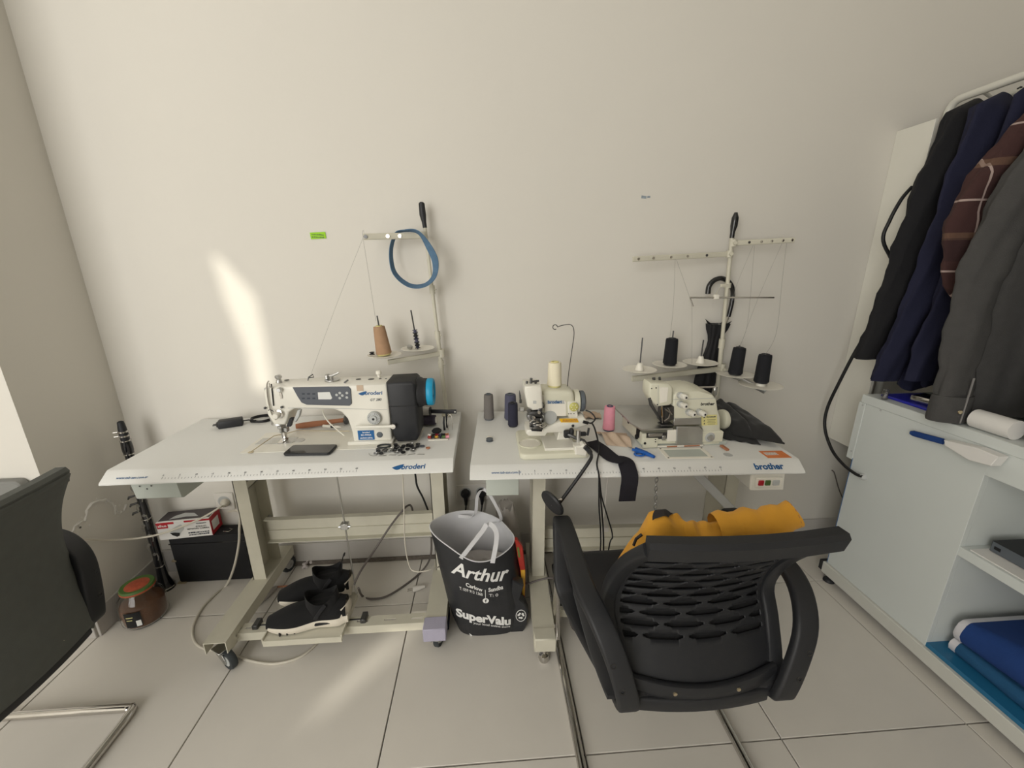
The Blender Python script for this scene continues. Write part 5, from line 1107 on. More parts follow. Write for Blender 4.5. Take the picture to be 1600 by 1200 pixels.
shoe('black knit sneaker with a chunky white sole on the front of the treadle', (-.822, 1.232), (-.540, 1.272), .1135, tab=False)
shoe('black knit sneaker with a raised heel tab behind the other sneaker', (-.834, 1.345), (-.566, 1.392), .1225, tab=True)
# loose bits on the floor
rr = random.Random(4)
def lint(c, r, label, n=8):
    mb = MB()
    for k in range(n):
        p = Vector(c)+Vector((rr.uniform(-r, r), rr.uniform(-r, r), rr.uniform(0, r*.8)+r*.3)); mb.lathe([(r*.1, -r*.35), (r*.4, -r*.2), (r*.45, .0), (r*.3, r*.3), (r*.05, r*.4)], p, 8, (rr.uniform(-1, 1), rr.uniform(-1, 1), 1))
    lo_ = min(v.z for v in mb.v); mb.move(Matrix.Translation((0, 0, -lo_+.0005)))
    single('lint_ball', label, 'lint', mb, 'lint', smooth=70)
q = on(480, 886, z=0); lint((q.x, q.y, 0), .018, 'pale tuft of lint on the floor by the rear caster')
a = on(398, 945, z=.01); b = on(432, 917, z=.01); c_ = on(462, 915, z=.008)
ST = Thing('wooden_stick', 'thin wooden stick partly wrapped in clear plastic behind the sneakers', 'stick', a.lerp(b, .5))
ST.part('stick', MB().cyl(b, c_, .004, n=8), 'wood'); ST.part('plastic_wrap', MB().tube([a, a.lerp(b, .5)+Vector((0, 0, .008)), b], [.016, .020, .007], 9), 'plastic_film')
# black box-like power brick behind the right foot of the left table and a loose white plug
PB = Thing('power_brick', 'dark blue power brick on the floor behind the lilac padded table foot', 'adapter', (-.205, 1.30, 0))
PB.part('brick', MB().bb(-.262, -.176, 1.275, 1.352, .0, .056, .006), 'thread_navy')
a = on(640, 922, z=.014); b = on(664, 916, z=.014)
PW = Thing('loose_plug', 'loose white two pin plug lying on the floor beside the power brick', 'plug', a.lerp(b, .5)-Vector((0, 0, .012)))
PW.part('plug_body', MB().tube([a.lerp(b, .2), a.lerp(b, .5), b], [.013, .012, .006], 10), 'socket_white')
PW.part('plug_pin', MB().cyl(a.lerp(b, .2)+Vector((0, .005, 0)), a+Vector((-.010, .005, 0)), .002, n=6).cyl(a.lerp(b, .2)+Vector((0, -.005, 0)), a+Vector((-.010, -.005, 0)), .002, n=6), 'chrome')
# cables
FZ = .005
single('mains_cable', 'grey white mains cable curling over the floor from the wall socket under the treadle', 'cable', MB().tube(catmull([Vector((cS.x+.035, WY-.045, cS.z-.03)), on(374, 800, y=1.585), on(374, 825, y=1.57), on(373, 850, y=1.575), on(366, 885, y=1.57), on(354, 914, z=FZ), on(337, 928, z=FZ), on(316, 950, z=FZ), on(302, 978, z=FZ), on(303, 1000, z=FZ), on(318, 1013, z=FZ), on(352, 1019, z=FZ), on(390, 1032, z=FZ), on(430, 1037, z=FZ), on(470, 1026, z=FZ), on(497, 1003, z=FZ), on(505, 985, z=FZ)], 6), .0048, 10), 'cable_white')
single('slack_cable', 'white cable sagging across the front of the camera carton towards the left wall', 'cable', MB().tube(catmull([Vector((cS.x+.012, WY-.036, cS.z-.010)), on(345, 792, y=1.60), on(310, 812, y=1.575), on(255, 833, y=1.565), on(215, 841, y=1.55), on(172, 844, x=LX+.020), on(140, 843, x=LX+.016), on(110, 841, x=LX+.02), on(80, 836, x=LX+.05)], 6), .0042, 10), 'cable_white')
single('thin_white_cable', 'thin white cable hanging from the left tabletop and trailing to the shopping bag', 'cable', MB().tube(catmull([Vector((on(629, 743, y=1.40).x, 1.40, TZ-.033)), on(629, 743, y=1.40), on(631, 790, y=1.40), on(633, 850, y=1.40), on(640, 885, y=1.40), on(650, 893, y=1.39), on(665, 892, y=1.375), on(682, 887, y=1.40), on(697, 883, y=1.445), Vector((-.130, 1.460, .12)), Vector((-.105, 1.465, .02)), Vector((-.08, 1.465, .0035))], 6), .0026, 8), 'cable_white')
single('treadle_cable', 'dark grey cable looping from the treadle up over the cross beam', 'cable', MB().tube(catmull([on(553, 914, y=1.335), on(563, 893, y=1.375), on(585, 860, y=1.46), on(610, 822, y=1.505), on(628, 799, y=1.500), on(637, 790, y=1.530), on(643, 792, y=1.556), on(647, 812, y=1.572)], 6), .0042, 8), 'cable_grey')
single('floor_cable', 'dark grey cable sweeping over the floor beside the sneakers to the cross beam', 'cable', MB().tube(catmull([on(560, 919, y=1.335), on(566, 931, z=.006), on(580, 936, z=.006), on(606, 931, z=.006), on(640, 909, z=.006), on(663, 888, z=.02), on(673, 868, y=1.56), on(674, 840, y=1.56)], 6), .0045, 8), 'cable_grey')
single('hanging_lead', 'black lead dropping from under the left tabletop behind the cross beam', 'cable', MB().tube(catmull([Vector((on(649, 742, y=1.58).x-.01, 1.58, TZ-.033)), on(649, 742, y=1.58), on(652, 760, y=1.58), on(661, 778, y=1.58), on(669, 798, y=1.58)], 5), .0042, 8), 'cable_black')
single('switch_lead', 'dark lead hanging behind the right table near the switch box', 'cable', MB().tube(catmull([Vector((on(1144, 742, y=1.55).x, 1.55, TZ-.033)), on(1143, 745, y=1.55), on(1141, 758, y=1.55), on(1133, 775, y=1.56), on(1128, 795, y=1.57), Vector((1.03, 1.585, .20)), Vector((1.03, 1.60, .02)), Vector((1.06, 1.60, .0045))], 5), .0042, 8), 'cable_grey')
single('bag_cable', 'brown cable crossing the foot of the right table beside the shopping bag', 'cable', MB().tube(catmull([Vector((.120, 1.448, .0045)), Vector((.128, 1.440, .04)), Vector((.132, 1.40, .13)), on(822, 912, y=1.34), on(840, 907, y=1.31), on(862, 903, y=1.30), on(878, 912, y=1.255), Vector((.300, 1.234, .04)), Vector((.335, 1.234, .0045))], 6), .004, 8), 'cable_grey')

# ================================================================== SHOPPING BAG
BC = Vector((-.018, 1.338)); 
def bag_ring(v):
    """centre, half sizes and rim heights of the bag at height fraction v"""
    cx = BC.x+(-.042)*v; cy = BC.y+.0*v; a = .134+.012*math.sin(v*2.2)+.004*v; b = .098+.010*v
    return cx, cy, a, b
def rim_z(a):
    # a: angle, 0 = +x, pi/2 = back, pi = -x, 3pi/2 = front
    c, s = math.cos(a), math.sin(a)
    return .402-.030*c+.022*s-.020*max(0, -s)**2*(1+.5*c)+.012*max(0, -c)**6
def bag_pt(a, v):
    cx, cy, A, B = bag_ring(v); n = 3.2-1.5*max(0, v-.35)/.65; c, s = math.cos(a), math.sin(a)
    r = (abs(c)**n+abs(s)**n)**(-1/n)
    wr = 1+.022*v*math.sin(5*a+3*v)+.012*math.sin(9*a-7*v)*math.sin(PI*min(1, v+.1))+.035*noise.noise(Vector((math.cos(a)*3.2, math.sin(a)*3.2, v*4.5)))*math.sin(PI*min(1, v*.95+.03))
    x = cx+A*r*c*wr*(.94+.06*min(1, v*6)); y = cy+B*r*s*wr*(.94+.06*min(1, v*6))
    if c < 0: x -= .022*v*v*(-c)**5
    return Vector((x, y, .002+(rim_z(a)-.002)*v))
BAG = Thing('shopping_bag', 'black woven shopping bag with white lettering standing between the two tables', 'bag', (BC.x, BC.y, 0))
bb = MB().grid(lambda u, v: bag_pt(2*PI*u, v), 72, 26, True); bb.add([bag_pt(2*PI*k/72, 0) for k in range(72)], [list(range(72))])
bgp = BAG.part('bag_wall', bb, 'bag_black', smooth=70)
def inner(u, v):
    p = bag_pt(2*PI*u, 1-.55*v); c = Vector((BC.x-.02, BC.y, p.z)); return c+(p-c)*.985
BAG.part('bag_lining', MB().grid(inner, 72, 10, True), 'bag_white', smooth=70)
ct = MB().grid(lambda u, v: (BC.x-.02+(.12*v)*math.cos(2*PI*u), BC.y+(.082*v)*math.sin(2*PI*u), .255+.03*math.sin(u*12+v*5)*v*(1-v)*3+.025*(1-v)), 30, 6, True)
BAG.part('bag_filling', ct, 'plastic_film', smooth=70)
BAG.part('bag_rim', MB().tube([bag_pt(2*PI*k/72, 1.0) for k in range(72)], .0022, 6, True), 'bag_white')
h1 = catmull([bag_pt(1.38*PI, .97)+Vector((0, -.004, 0)), on(752, 832, y=1.262), on(763, 818, y=1.275), on(776, 835, y=1.268), bag_pt(1.64*PI, .97)+Vector((0, -.004, 0))], 6)
BAG.part('handle', MB().ribbon(h1, Vector((1, .25, .3)), .017, .0022), 'bag_white')
h2 = catmull([bag_pt(.66*PI, .96)+Vector((.0, -.008, 0)), on(741, 805, y=1.41), on(746, 775, y=1.40), on(756, 765, y=1.385), on(768, 778, y=1.39), on(783, 812, y=1.40), bag_pt(.40*PI, .9)+Vector((0, -.008, 0))], 6)
BAG.part('handle', MB().ribbon(h2, Vector((1, .25, .3)), .012, .0022), 'bag_white')
def bag_front(x, z, off=.0022):
    """point on the front of the bag for a given x and z"""
    best = None; a0, a1 = PI, 2*PI
    for it in range(26):
        a = (a0+a1)/2; v = max(0, min(1, z/max(.05, rim_z(a)))); p = bag_pt(a, v)
        if p.x < x: a0 = a
        else: a1 = a
    e = .01; v = max(0, min(1, z/rim_z(a))); t1 = bag_pt(a+e, v)-bag_pt(a-e, v); n = Vector((t1.y, -t1.x, 0)).normalized()
    if n.y > 0: n = -n
    return Vector((p.x, p.y, z))+n*off
def bag_text(s, px0, px1, h_px, m='ink_white', bold=.02, shear=0., name='bag_lettering'):
    """lettering laid on the bag between two photo points (baseline)"""
    A = on(*px0, y=1.242); B = on(*px1, y=1.242); probe = text_mb(s, 1.0, bold=bold, shear=shear); wid = max(v.x for v in probe.v); hh = h_px/F*1.37
    sc = hh/.70; sx = (B-A).length/(wid*sc); dz = (B.z-A.z)/(B.x-A.x)
    mb = text_mb(s, sc, bold=bold, shear=shear, sx=sx, fn=lambda x, y: bag_front(A.x+x, A.z+y+dz*x))
    BAG.part(name, mb, m, bgp, 0)
bag_text('Arthur', (706, 897), (793, 909), 25, bold=.022, shear=.35)
bag_text('Carlow', (728, 914), (752, 921), 8, bold=.03)
bag_text('Sundba', (763, 921), (786, 920), 8, bold=.03)
bag_text('T: 059 913 1368', (718, 920), (752, 928), 6, bold=.01)
bag_text('T: 0', (764, 929), (778, 930), 6, bold=.01)
bag_text('|', (757, 928), (759, 928), 14, bold=0)
bag_text('SuperValu', (713, 964), (795, 976), 17, bold=.045)
bag_text('your local online store', (740, 973), (795, 981), 5, bold=.01)
fc = on(759, 938, y=1.235); A_ = [bag_front(fc.x+.0115*math.cos(k*PI/10), fc.z+.0115*math.sin(k*PI/10), .0020) for k in range(20)]
ic = BAG.part('round_icon', MB().add(A_, [list(range(20))]), 'ink_white', bgp, 0)
BAG.part('icon_letter', text_mb('f', .019, bold=.03, fn=lambda x, y: bag_front(fc.x-.0025+x, fc.z-.0065+y, .0032)), 'bag_black', ic, 0)
for (u0, v0, u1, v1) in ((733, 992, 738, 996), (712, 985, 714, 992)):
    A = on(u0, v0, y=1.24); B = on(u1, v1, y=1.24); BAG.part('white_scuff', MB().add([bag_front(A.x, A.z), bag_front(B.x, B.z+.004), bag_front(B.x, B.z), bag_front((A.x+B.x)/2, B.z-.003)], [[0, 1, 2, 3]]), 'ink_white', bgp, 0)
# folded side gusset with the recycling emblem
gp = [on(u, v, y=1.262) for u, v in ((801, 905), (818, 914), (812, 935), (820, 942), (826, 955), (823, 975), (815, 990), (800, 1000), (792, 960))]
gs = BAG.part('side_gusset', MB().prism([(p.x, p.z) for p in gp], 'y', 1.256, 1.30, .004), 'bag_black')
em = on(814, 962, y=1.255)
ring = MB().tube([em+Vector((.019*math.cos(k*PI/14), 0, .027*math.sin(k*PI/14))) for k in range(28)], .0013, 5, True)
BAG.part('emblem_ring', ring, 'ink_white', gs)
for k in range(3):
    a = k*2*PI/3+.4; c0 = em+Vector((.009*math.cos(a), 0, .011*math.sin(a))); t = Vector((-math.sin(a), 0, math.cos(a))); r_ = Vector((math.cos(a), 0, math.sin(a)))
    BAG.part('emblem_arrow', MB().add([c0-t*.008+r_*.003, c0-t*.008-r_*.004, c0+t*.002-r_*.004, c0+t*.002-r_*.007, c0+t*.010, c0+t*.002+r_*.006, c0+t*.002+r_*.003], [list(range(7))]), 'ink_white', gs, 0)
# snack packet and film sack tucked behind the bag
def bag_right(z): return max(bag_pt(aa, min(1, z/rim_z(aa))).x for aa in (-.30, -.2, -.1, 0, .1, .2, .3))
kz = [.005, .06, .12, .18, .24, .30, .345, .375]
kl_ = [(bag_right(z)+.001, z) for z in kz]; kr_ = [(x+wd, z) for (x, z), wd in zip(kl_, (.008, .010, .013, .017, .021, .025, .025, .010))]
SKP = Thing('snack_packet', 'colourful red and yellow snack packet standing against the side of the black bag', 'packet', (kl_[0][0], 1.325, 0))
SKP.part('packet', MB().prism(kl_+kr_[::-1], 'y', 1.312, 1.336, .003), 'snack_red')
SKP.part('packet_tip', MB().prism([(x+.002, z) for x, z in kl_[2:5]]+[(x-.002, z) for x, z in kr_[2:5][::-1]], 'y', 1.3105, 1.3125), 'snack_yellow', smooth=0)
SKP.part('packet_leaf', MB().prism([(x+.003, z) for x, z in kl_[5:7]]+[(x+.011, z) for x, z in kl_[5:7][::-1]], 'y', 1.3105, 1.3125), 'snack_green', smooth=0)
def sack(c, r, h, name, label, m, seed):
    def f(u, v):
        a = 2*PI*u; rr_ = (1-.55*v**3)*(1+.10*noise.noise(Vector((math.cos(a)*2+seed, math.sin(a)*2, v*3))))
        return (c[0]+r[0]*rr_*math.cos(a), c[1]+r[1]*rr_*math.sin(a), c[2]+h*v*(1+.10*noise.noise(Vector((math.cos(a)*3, math.sin(a)*3, seed)))))
    mb = MB().grid(f, 40, 14, True); n0 = len(mb.v); mb.add([f(k/40, 0) for k in range(40)], [list(range(40))]).add([f(k/40, 1) for k in range(40)], [list(range(40))])
    return single(name, label, 'bag', mb, m, smooth=70)
sack((.066, 1.545, 0), (.070, .088), .385, 'plastic_sack', 'crumpled grey plastic sack behind the black shopping bag', 'plastic_film', 2)

# ================================================================== CHAIRS
def make_chair(label, loc, rz, mesh_back, group=None):
    T = Thing('office_chair', label, 'chair', loc, rz)
    fx = .235; ftop = .245
    half = [(.205, -.17, .425), (.215, .10, .425), (.225, .215, .415), (.242, .262, .385), (.245, .285, .30), (.238, .300, .12), (.235, .303, .05), (.235, .295, .020), (.235, .270, .013), (.235, .0, .013), (.235, -.165, .013), (.232, -.188, .013), (.215, -.205, .013), (.0, -.207, .013)]
    path = [Vector((-x, y, z)) for x, y, z in half]+[Vector(p) for p in half[::-1][1:]]
    T.part('tube_frame', MB().tube(catmull(path, 4), .0125, 12), 'chrome', local=True, smooth=60)
    # seat: crowned cushion on a shell
    def cush(u, v):
        x = (u*2-1); y = (v*2-1); e = (1-abs(x)**6)*(1-abs(y)**6)
        return (x*.235*(1-.05*abs(y)**3), -.0+y*.235, .448+.030*e**.5+.004*math.cos(x*1.5))
    cs = MB().grid(cush, 24, 24); n = len(cs.v); cs2 = MB(); cs2.v = cs.v+[Vector((v.x, v.y, .437)) for v in cs.v]; cs2.f = cs.f+[[i+n for i in q][::-1] for q in cs.f]
    rim = list(range(24))+[24+j*25 for j in range(24)]+[24*25+24-i for i in range(24)]+[(24-j)*25 for j in range(24)]
    for k in range(len(rim)): a, b = rim[k], rim[(k+1) % len(rim)]; cs2.f.append([a, b, b+n, a+n])
    T.part('seat', cs2, 'black_fabric', local=True, smooth=60)
    T.part('seat_shell', MB().loft([[Vector((x*1.0*k, y*k, z)) for x, y in rrect(.46, .46, .06, 5)] for k, z in ((.80, .412), (.97, .424), (1.0, .438))]), 'black_plastic', local=True, smooth=50)
    # back: curve in the side view, half width, and a slight wrap
    cv = catmull([Vector((0, -.228, .420)), Vector((0, -.205, .475)), Vector((0, -.150, .545)), Vector((0, -.118, .610)), Vector((0, -.142, .690)), Vector((0, -.205, .785)), Vector((0, -.292, .880))], 8)
    if mesh_back: cv = catmull([Vector((0, -.245, .420)), Vector((0, -.232, .48)), Vector((0, -.205, .55)), Vector((0, -.190, .62)), Vector((0, -.202, .70)), Vector((0, -.236, .79)), Vector((0, -.290, .880))], 8)
    PL = 'mesh_fabric' if mesh_back else 'chair_plastic'
    def cpt(v):
        f = v*(len(cv)-1); i = min(len(cv)-2, int(f)); return cv[i].lerp(cv[i+1], f-i)
    def hw(v): return .152+.055*math.sin(min(1, v/.42)*PI/2)-.026*max(0, v-.42)/.58
    def bp(x, v):
        c = cpt(v); return Vector((x*hw(v), c.y-.032*(1-x*x)*(.4+.6*math.sin(PI*min(1, v*1.1))), c.z))
    v0, v1 = .285, .95
    if mesh_back:
        pn_ = MB().grid(lambda u, v: bp((u*2-1)*1.04, .03+.96*v)+Vector((0, -.015, 0)), 28, 40)
        o = T.part('mesh_panel', pn_, 'mesh_fabric', local=True, smooth=70)
    else:
        bm_ = MB(); NU = 132
        vl = []
        v = v0; gap_, slot = .028, .0270
        while v+gap_+slot < v1: vl.append((v, v+gap_, 0)); vl += [(v+gap_+slot*q/7, v+gap_+slot*(q+1)/7, 1+q) for q in range(7)]; v += gap_+slot
        vl.append((v, v1, 0)); row = 0; prevk = 0
        for (a, b, k) in vl:
            if k == 0: row += 1
            for i in range(NU):
                um = ((i+.5)/NU*2-1)
                if k:
                    ph = ((um*.5+.5)*3.5+(.5 if row % 2 else 0)) % 1; lim = .445-.13*abs((k-4)/3)**2.2
                    if abs(ph-.5) < lim and abs(um) < .93: continue
                x0, x1 = (i/NU*2-1)*.90, ((i+1)/NU*2-1)*.90
                bm_.add([bp(x0, a), bp(x1, a), bp(x1, b), bp(x0, b)], [[0, 1, 2, 3]])
        # solid lumbar sheet below the slots
        bm_.grid(lambda u, v: bp((u*2-1)*.90, .04+(v0-.04)*v), NU, 6); bm_.weld = True
        o = T.part('slotted_back', bm_, 'chair_plastic', local=True, smooth=70)
    if not mesh_back:
        o2 = T.part('back_pad', MB().grid(lambda u, v: bp((u*2-1)*.90, .06+.87*v)+Vector((0, .012, 0)), 28, 40), 'black_fabric', local=True, smooth=70)
    md = o.modifiers.new('thick', 'SOLIDIFY'); md.thickness = .005; md.offset = 0
    # perimeter frame, deeper at the top rail
    fp_ = [bp(-.97, v) for v in [k/22*.97 for k in range(23)]]
    lp2 = [bp(x, .985) for x in (-.97, -.6, -.2, .2, .6, .97)]
    for nm, pth_, pr in (('back_rail', fp_, rrect(.034, .026, .006, 2)), ('back_rail', [Vector((-p.x, p.y, p.z)) for p in fp_], rrect(.034, .026, .006, 2))):
        T.part(nm, MB().sweep(pth_, pr, (1, 0, 0)), PL, local=True, smooth=45)
    tr_ = [bp(-1.04, .985)]+lp2[1:-1]+[bp(1.04, .985)]
    T.part('top_rail', MB().sweep(tr_, [(-.020, -.012), (.016, -.016), (.020, .006), (.012, .014), (-.020, .012)], (0, -.2, 1)), PL, local=True, smooth=35)
    br = [bp(x, .10+.055*abs(x)**2)+Vector((0, -.006, 0)) for x in [-.97+1.94*k/14 for k in range(15)]]
    lo2 = T.part('lumbar_rail', MB().sweep(br, rrect(.040, .016, .005, 2), (0, 0, 1)), 'chair_plastic', local=True, smooth=45)
    for x in (-.42, .42): T.part('screw', MB().lathe([(.005, 0), (.0045, .003), (.002, .003)], bp(x, .115)+Vector((0, -.014, 0)), 12, (0, -1, 0)), 'brass', lo2, local=True)
    br = [bp(x, .02)+Vector((0, -.004, -.004)) for x in [-.97+1.94*k/14 for k in range(15)]]
    T.part('bottom_rail', MB().sweep(br, rrect(.036, .018, .005, 2), (0, 0, 1)), 'chair_plastic', local=True, smooth=45)
    # loop arms
    for s in (-1, 1):
        X = s*.262
        lp3 = [(X, .150, .628), (X, .130, .648), (X, .06, .655), (X, -.06, .653), (X-s*.004, -.13, .645), (X-s*.020, -.185, .625), (X-s*.040, -.225, .585), (X-s*.062, -.244, .52), (X-s*.080, -.250, .450), (X-s*.082, -.240, .425), (X-s*.075, -.19, .418), (X-s*.035, -.02, .412), (X-s*.012, .075, .424), (X, .105, .46), (X, .130, .54)]
        pp_ = catmull(lp3, 4, True)
        def pr(t, s=s): w_ = .050 if t < .42 else .046-.012*max(0, min(1, (t-.70)/.1)); return rrect(w_, .024, .008, 3)
        m_ = len(pp_); rings = []
        ar = T.part('armrest', MB().sweep(pp_, rrect(.050, .024, .008, 3), (1, 0, 0), True), 'chair_plastic', local=True, smooth=45)
        for z in (.55, .490):
            T.part('arm_bolt', MB().lathe([(.0075, 0), (.007, .004), (.004, .004), (.003, .001)], (X-s*(.030+.8*(.585-z)*.42), -.228-.012-(.585-z)*.18, z), 12, (0, -1, .25)), 'black_gloss', ar, local=True)
    return T
make_chair('black plastic armchair with a slotted back, the yellow jacket on its seat', (.474, .9, 0), 0, False)
make_chair('black armchair with a plain mesh back standing side on at the left pier', (-1.372, .815, 0), math.radians(90), True)
gq = on(29, 753, y=1.318)
single('grey_pad_board', 'grey padded panel with a rounded corner on the pier behind the mesh backed chair', 'panel', MB().prism([(p[0]+gq.x-.25, p[1]+gq.z-.17) for p in rrect(.50, .34, .025, 4)], 'y', 1.318, 1.3515, .005), 'grey_pad')

# yellow jacket heaped on the seat
def jk(u, v):
    x = .345+.362*u; y = 1.00-.20*v
    e = min(1, 6*min(u, 1-u))**.5*min(1, 5*min(v, 1-v))**.55
    ridge = .262*math.exp(-((y-.87)/.10)**2)*(.90+.10*math.sin(u*5.2+.6))
    peak = .045*math.exp(-((x-.675)/.05)**2-((y-.86)/.10)**2)
    fold = .008*math.sin(u*17+v*5)+.012*noise.noise(Vector((u*7, v*6, 1)))+.012*noise.noise(Vector((u*15, v*5, 4)))+.004*math.sin(u*31-v*9)
    return (x+.012*noise.noise(Vector((u*5, v*5, 7))), y+.012*noise.noise(Vector((u*5, v*5, 9))), .476+e*(.03+ridge+peak+fold))
JK = Thing('jacket', 'mustard yellow jacket heaped on the seat of the slotted chair', 'jacket', (.51, .88, .478))
JK.part('jacket_body', MB().grid(jk, 60, 40), 'jacket_yellow', smooth=80)
def slv(t): return Vector((.58+.20*t, .872-.01*t, .715+.045*t*t+.006*math.sin(t*6)))
JK.part('sleeve', MB().tube([slv(k/10) for k in range(11)], [.040+.006*math.sin(k*1.9) for k in range(10)]+[.036], 14, cap=False), 'jacket_yellow', smooth=80)
JK.part('sleeve_lining', MB().lathe([(.036, -.004), (.02, -.02), (.002, -.024)], slv(1.0), 14, (1, -.1, .4)), 'wood')
JK.part('leather_patch', MB().grid(lambda u, v: Vector(jk(.17+.11*u+.05*v, .72-.17*v))+Vector((0, -.003, .004)), 6, 6), 'leather_dark', smooth=80)
JK.part('zip', MB().tube([on(u, v, y=.85) for u, v in ((990, 852), (994, 842), (1003, 835))], .004, 6), 'leather_dark')

# ================================================================== COUNTER ON THE RIGHT
KX, KXB, KY0, KY1, KD = 1.51, 2.08, .12, 1.440, 1.018
CT = Thing('counter', 'white laminate shop counter with open shelves along the right side', 'counter', (1.8, .78, 0))
CT.part('front_panel', MB().bb(KX, KX+.018, KD, KY1, .084, .838, .0008), 'counter_white', smooth=0)
CT.part('end_panel', MB().bb(KX+.018, KXB, KY1-.018, KY1, .084, .838), 'counter_white', smooth=0)
CT.part('edge_strip', MB().bb(KX-.001, KX+.004, KY1-.001, KY1+.0015, .084, .60), 'edge_blue', smooth=0)
CT.part('corner_piece', MB().bb(KX-.002, KX+.16, KY1+.0005, KY1+.030, .592, .838, .0015), 'counter_white', smooth=0)
CT.part('worktop', MB().bb(KX-.003, KXB+.02, KY0-.01, KY1+.022, .838, .872, .002), 'counter_white', smooth=0)
CT.part('top_rail', MB().bb(KX, KX+.018, KY0, KD, .752, .838), 'counter_white', smooth=0)
CT.part('partition', MB().bb(KX+.0182, KXB-.018, KD, KD+.018, .10, .838), 'counter_white', smooth=0)
CT.part('near_end_panel', MB().bb(KX, KXB, KY0, KY0+.018, .084, .838), 'counter_white', smooth=0)
CT.part('back_panel', MB().bb(KXB-.018, KXB, KY0+.018, KY1-.018, .084, .838), 'counter_white', smooth=0)
CT.part('shelf', MB().bb(KX+.002, KXB-.018, KY0+.018, KD, .462, .494, .001), 'counter_white', smooth=0)
CT.part('bottom_board', MB().bb(KX+.002, KXB-.018, KY0+.018, KY1-.018, .0845, .100), 'film_blue', smooth=0)
rl = CT.part('base_rail', MB().bb(KX-.012, KX+.028, KY0-.01, KY1+.01, .030, .084, .003), 'counter_rail', smooth=0)
CT.part('rail_end_cap', MB().bb(KX-.010, KX+.026, KY1+.010, KY1+.030, .033, .081, .003), 'black_plastic', rl)
CT.part('base_rail', MB().bb(KXB-.05, KXB-.01, KY0-.01, KY1+.01, .030, .084, .003), 'counter_rail', smooth=0)
for x, y in ((KX+.008, KY1-.02), (KX+.008, KY0+.05), (KXB-.03, KY1-.02), (KXB-.03, KY0+.05)):
    CT.part('levelling_foot', MB().lathe([(.022, 0), (.022, .006), (.016, .014), (.006, .018), (.006, .031)], (x, y, 0), 18), 'black_plastic')
hp = on(1350, 745, x=KX); CT.part('cable_gland', MB().lathe([(.014, 0), (.014, .006), (.010, .014), (.008, .018)], hp, 16, (-1, 0, 0)), 'grey_dial')
for (u, v) in ((1348, 633), (1376, 641), (1330, 705)): q = on(u, v, x=KX-.003); CT.part('screw', MB().lathe([(.004, 0), (.003, .002)], q, 8, (-1, 0, 0)), 'grey_dial')
# tall white board between the counter and the wall
single('tall_board', 'tall white board fixed to the back wall above the counter end', 'board', MB().bb(1.640, 1.654, 1.566, 1.7115, .572, 1.878, .001), 'rack_white', smooth=0)
# black hose
single('steam_hose', 'black hose looping from behind the shirts down to the counter side', 'hose', MB().tube(catmull([on(1425, 292, x=1.60), on(1408, 312, x=1.57), on(1390, 345, x=1.545), on(1380, 376, x=1.54), on(1397, 420, x=1.60), on(1388, 480, x=1.60), on(1345, 535, x=1.55),  on(1310, 600, x=1.53), on(1292, 640, x=1.525), on(1289, 670, x=1.52), on(1300, 703, x=1.51), on(1318, 726, x=1.50), on(1336, 740, x=1.495), on(1348, 745, x=1.497)], 6), .0062, 10), 'cable_black')
single('wall_wire', 'short grey wire poking out of the wall beside the counter', 'wire', MB().tube(catmull([on(1300, 735, y=WY-.004), on(1304, 740, y=WY-.02), on(1311, 765, y=WY-.03), on(1320, 785, y=WY-.04)], 5), .0028, 6), 'cable_grey')
# shelf contents
single('white_board_sheet', 'thin white board lying on the counter shelf under the small black device', 'board', MB().bb(1.522, 1.86, .60, .998, .4945, .4985, .0005), 'carton_white', smooth=0)
DV = Thing('network_box', 'small flat black electronic box on the counter shelf', 'device', (1.63, .92, .4985))
DV.part('case', MB().bb(1.575, 1.690, .865, .990, .4990, .536, .002), 'black_plastic'); DV.part('front_plate', MB().bb(1.5735, 1.5755, .868, .987, .501, .534, .0004), 'pulley_grey')
for y in (.975, .90): DV.part('port', MB().bb(1.5725, 1.574, y-.012, y+.004, .512, .522), 'ink_black')
def folded(name, label, m, x0, x1, y0, y1, zlo, zhi, seed):
    """folded cloth: rounded slab whose top follows zhi(y)"""
    T = Thing(name, label, 'cloth', ((x0+x1)/2, (y0+y1)/2, zlo(y1)))
    def ringx(y, x_in=0):
        lo_, hi_ = zlo(y), zhi(y); c = (lo_+hi_)/2; r = (hi_-lo_)/2; out = []
        for k in range(13):
            a = PI/2+PI*k/12; out.append(Vector((x0+r*.7+r*.7*math.cos(a)+.004*noise.noise(Vector((y*14, k*.6, seed))), y, c+r*math.sin(a))))
        out += [Vector((x1, y, lo_)), Vector((x1, y, hi_))]
        return out
    N = 18; ys = [y0+(y1-.022-y0)*k/N for k in range(N+1)]
    T.part('cloth_body', MB().loft([ringx(y) for y in ys]), m, smooth=60)
    ys2 = [y1-.0219+.02*k/4 for k in range(5)]; rg = [ringx(y) for y in ys2]; c = sum(rg[-1], Vector())/len(rg[-1]); rg.append([c+(p-c)*.9+Vector((0, .003, 0)) for p in rg[-1]])
    T.part('white_trim', MB().loft(rg), 'cloth_trim', smooth=60)
    return T
folded('folded_cloth', 'teal blue folded cloth with white trim, lowest in the counter', 'cloth_teal', 1.552, 1.95, .30, .990, lambda y: .1008, lambda y: .148+.02*max(0, .95-y), 1)
folded('folded_cloth', 'navy blue folded cloth with white trim lying on the teal cloth', 'cloth_blue', 1.545, 1.93, .30, .985, lambda y: .150+.021*max(0, .95-y), lambda y: .232+.30*max(0, .985-y)-.18*max(0, .985-y)**2, 2)
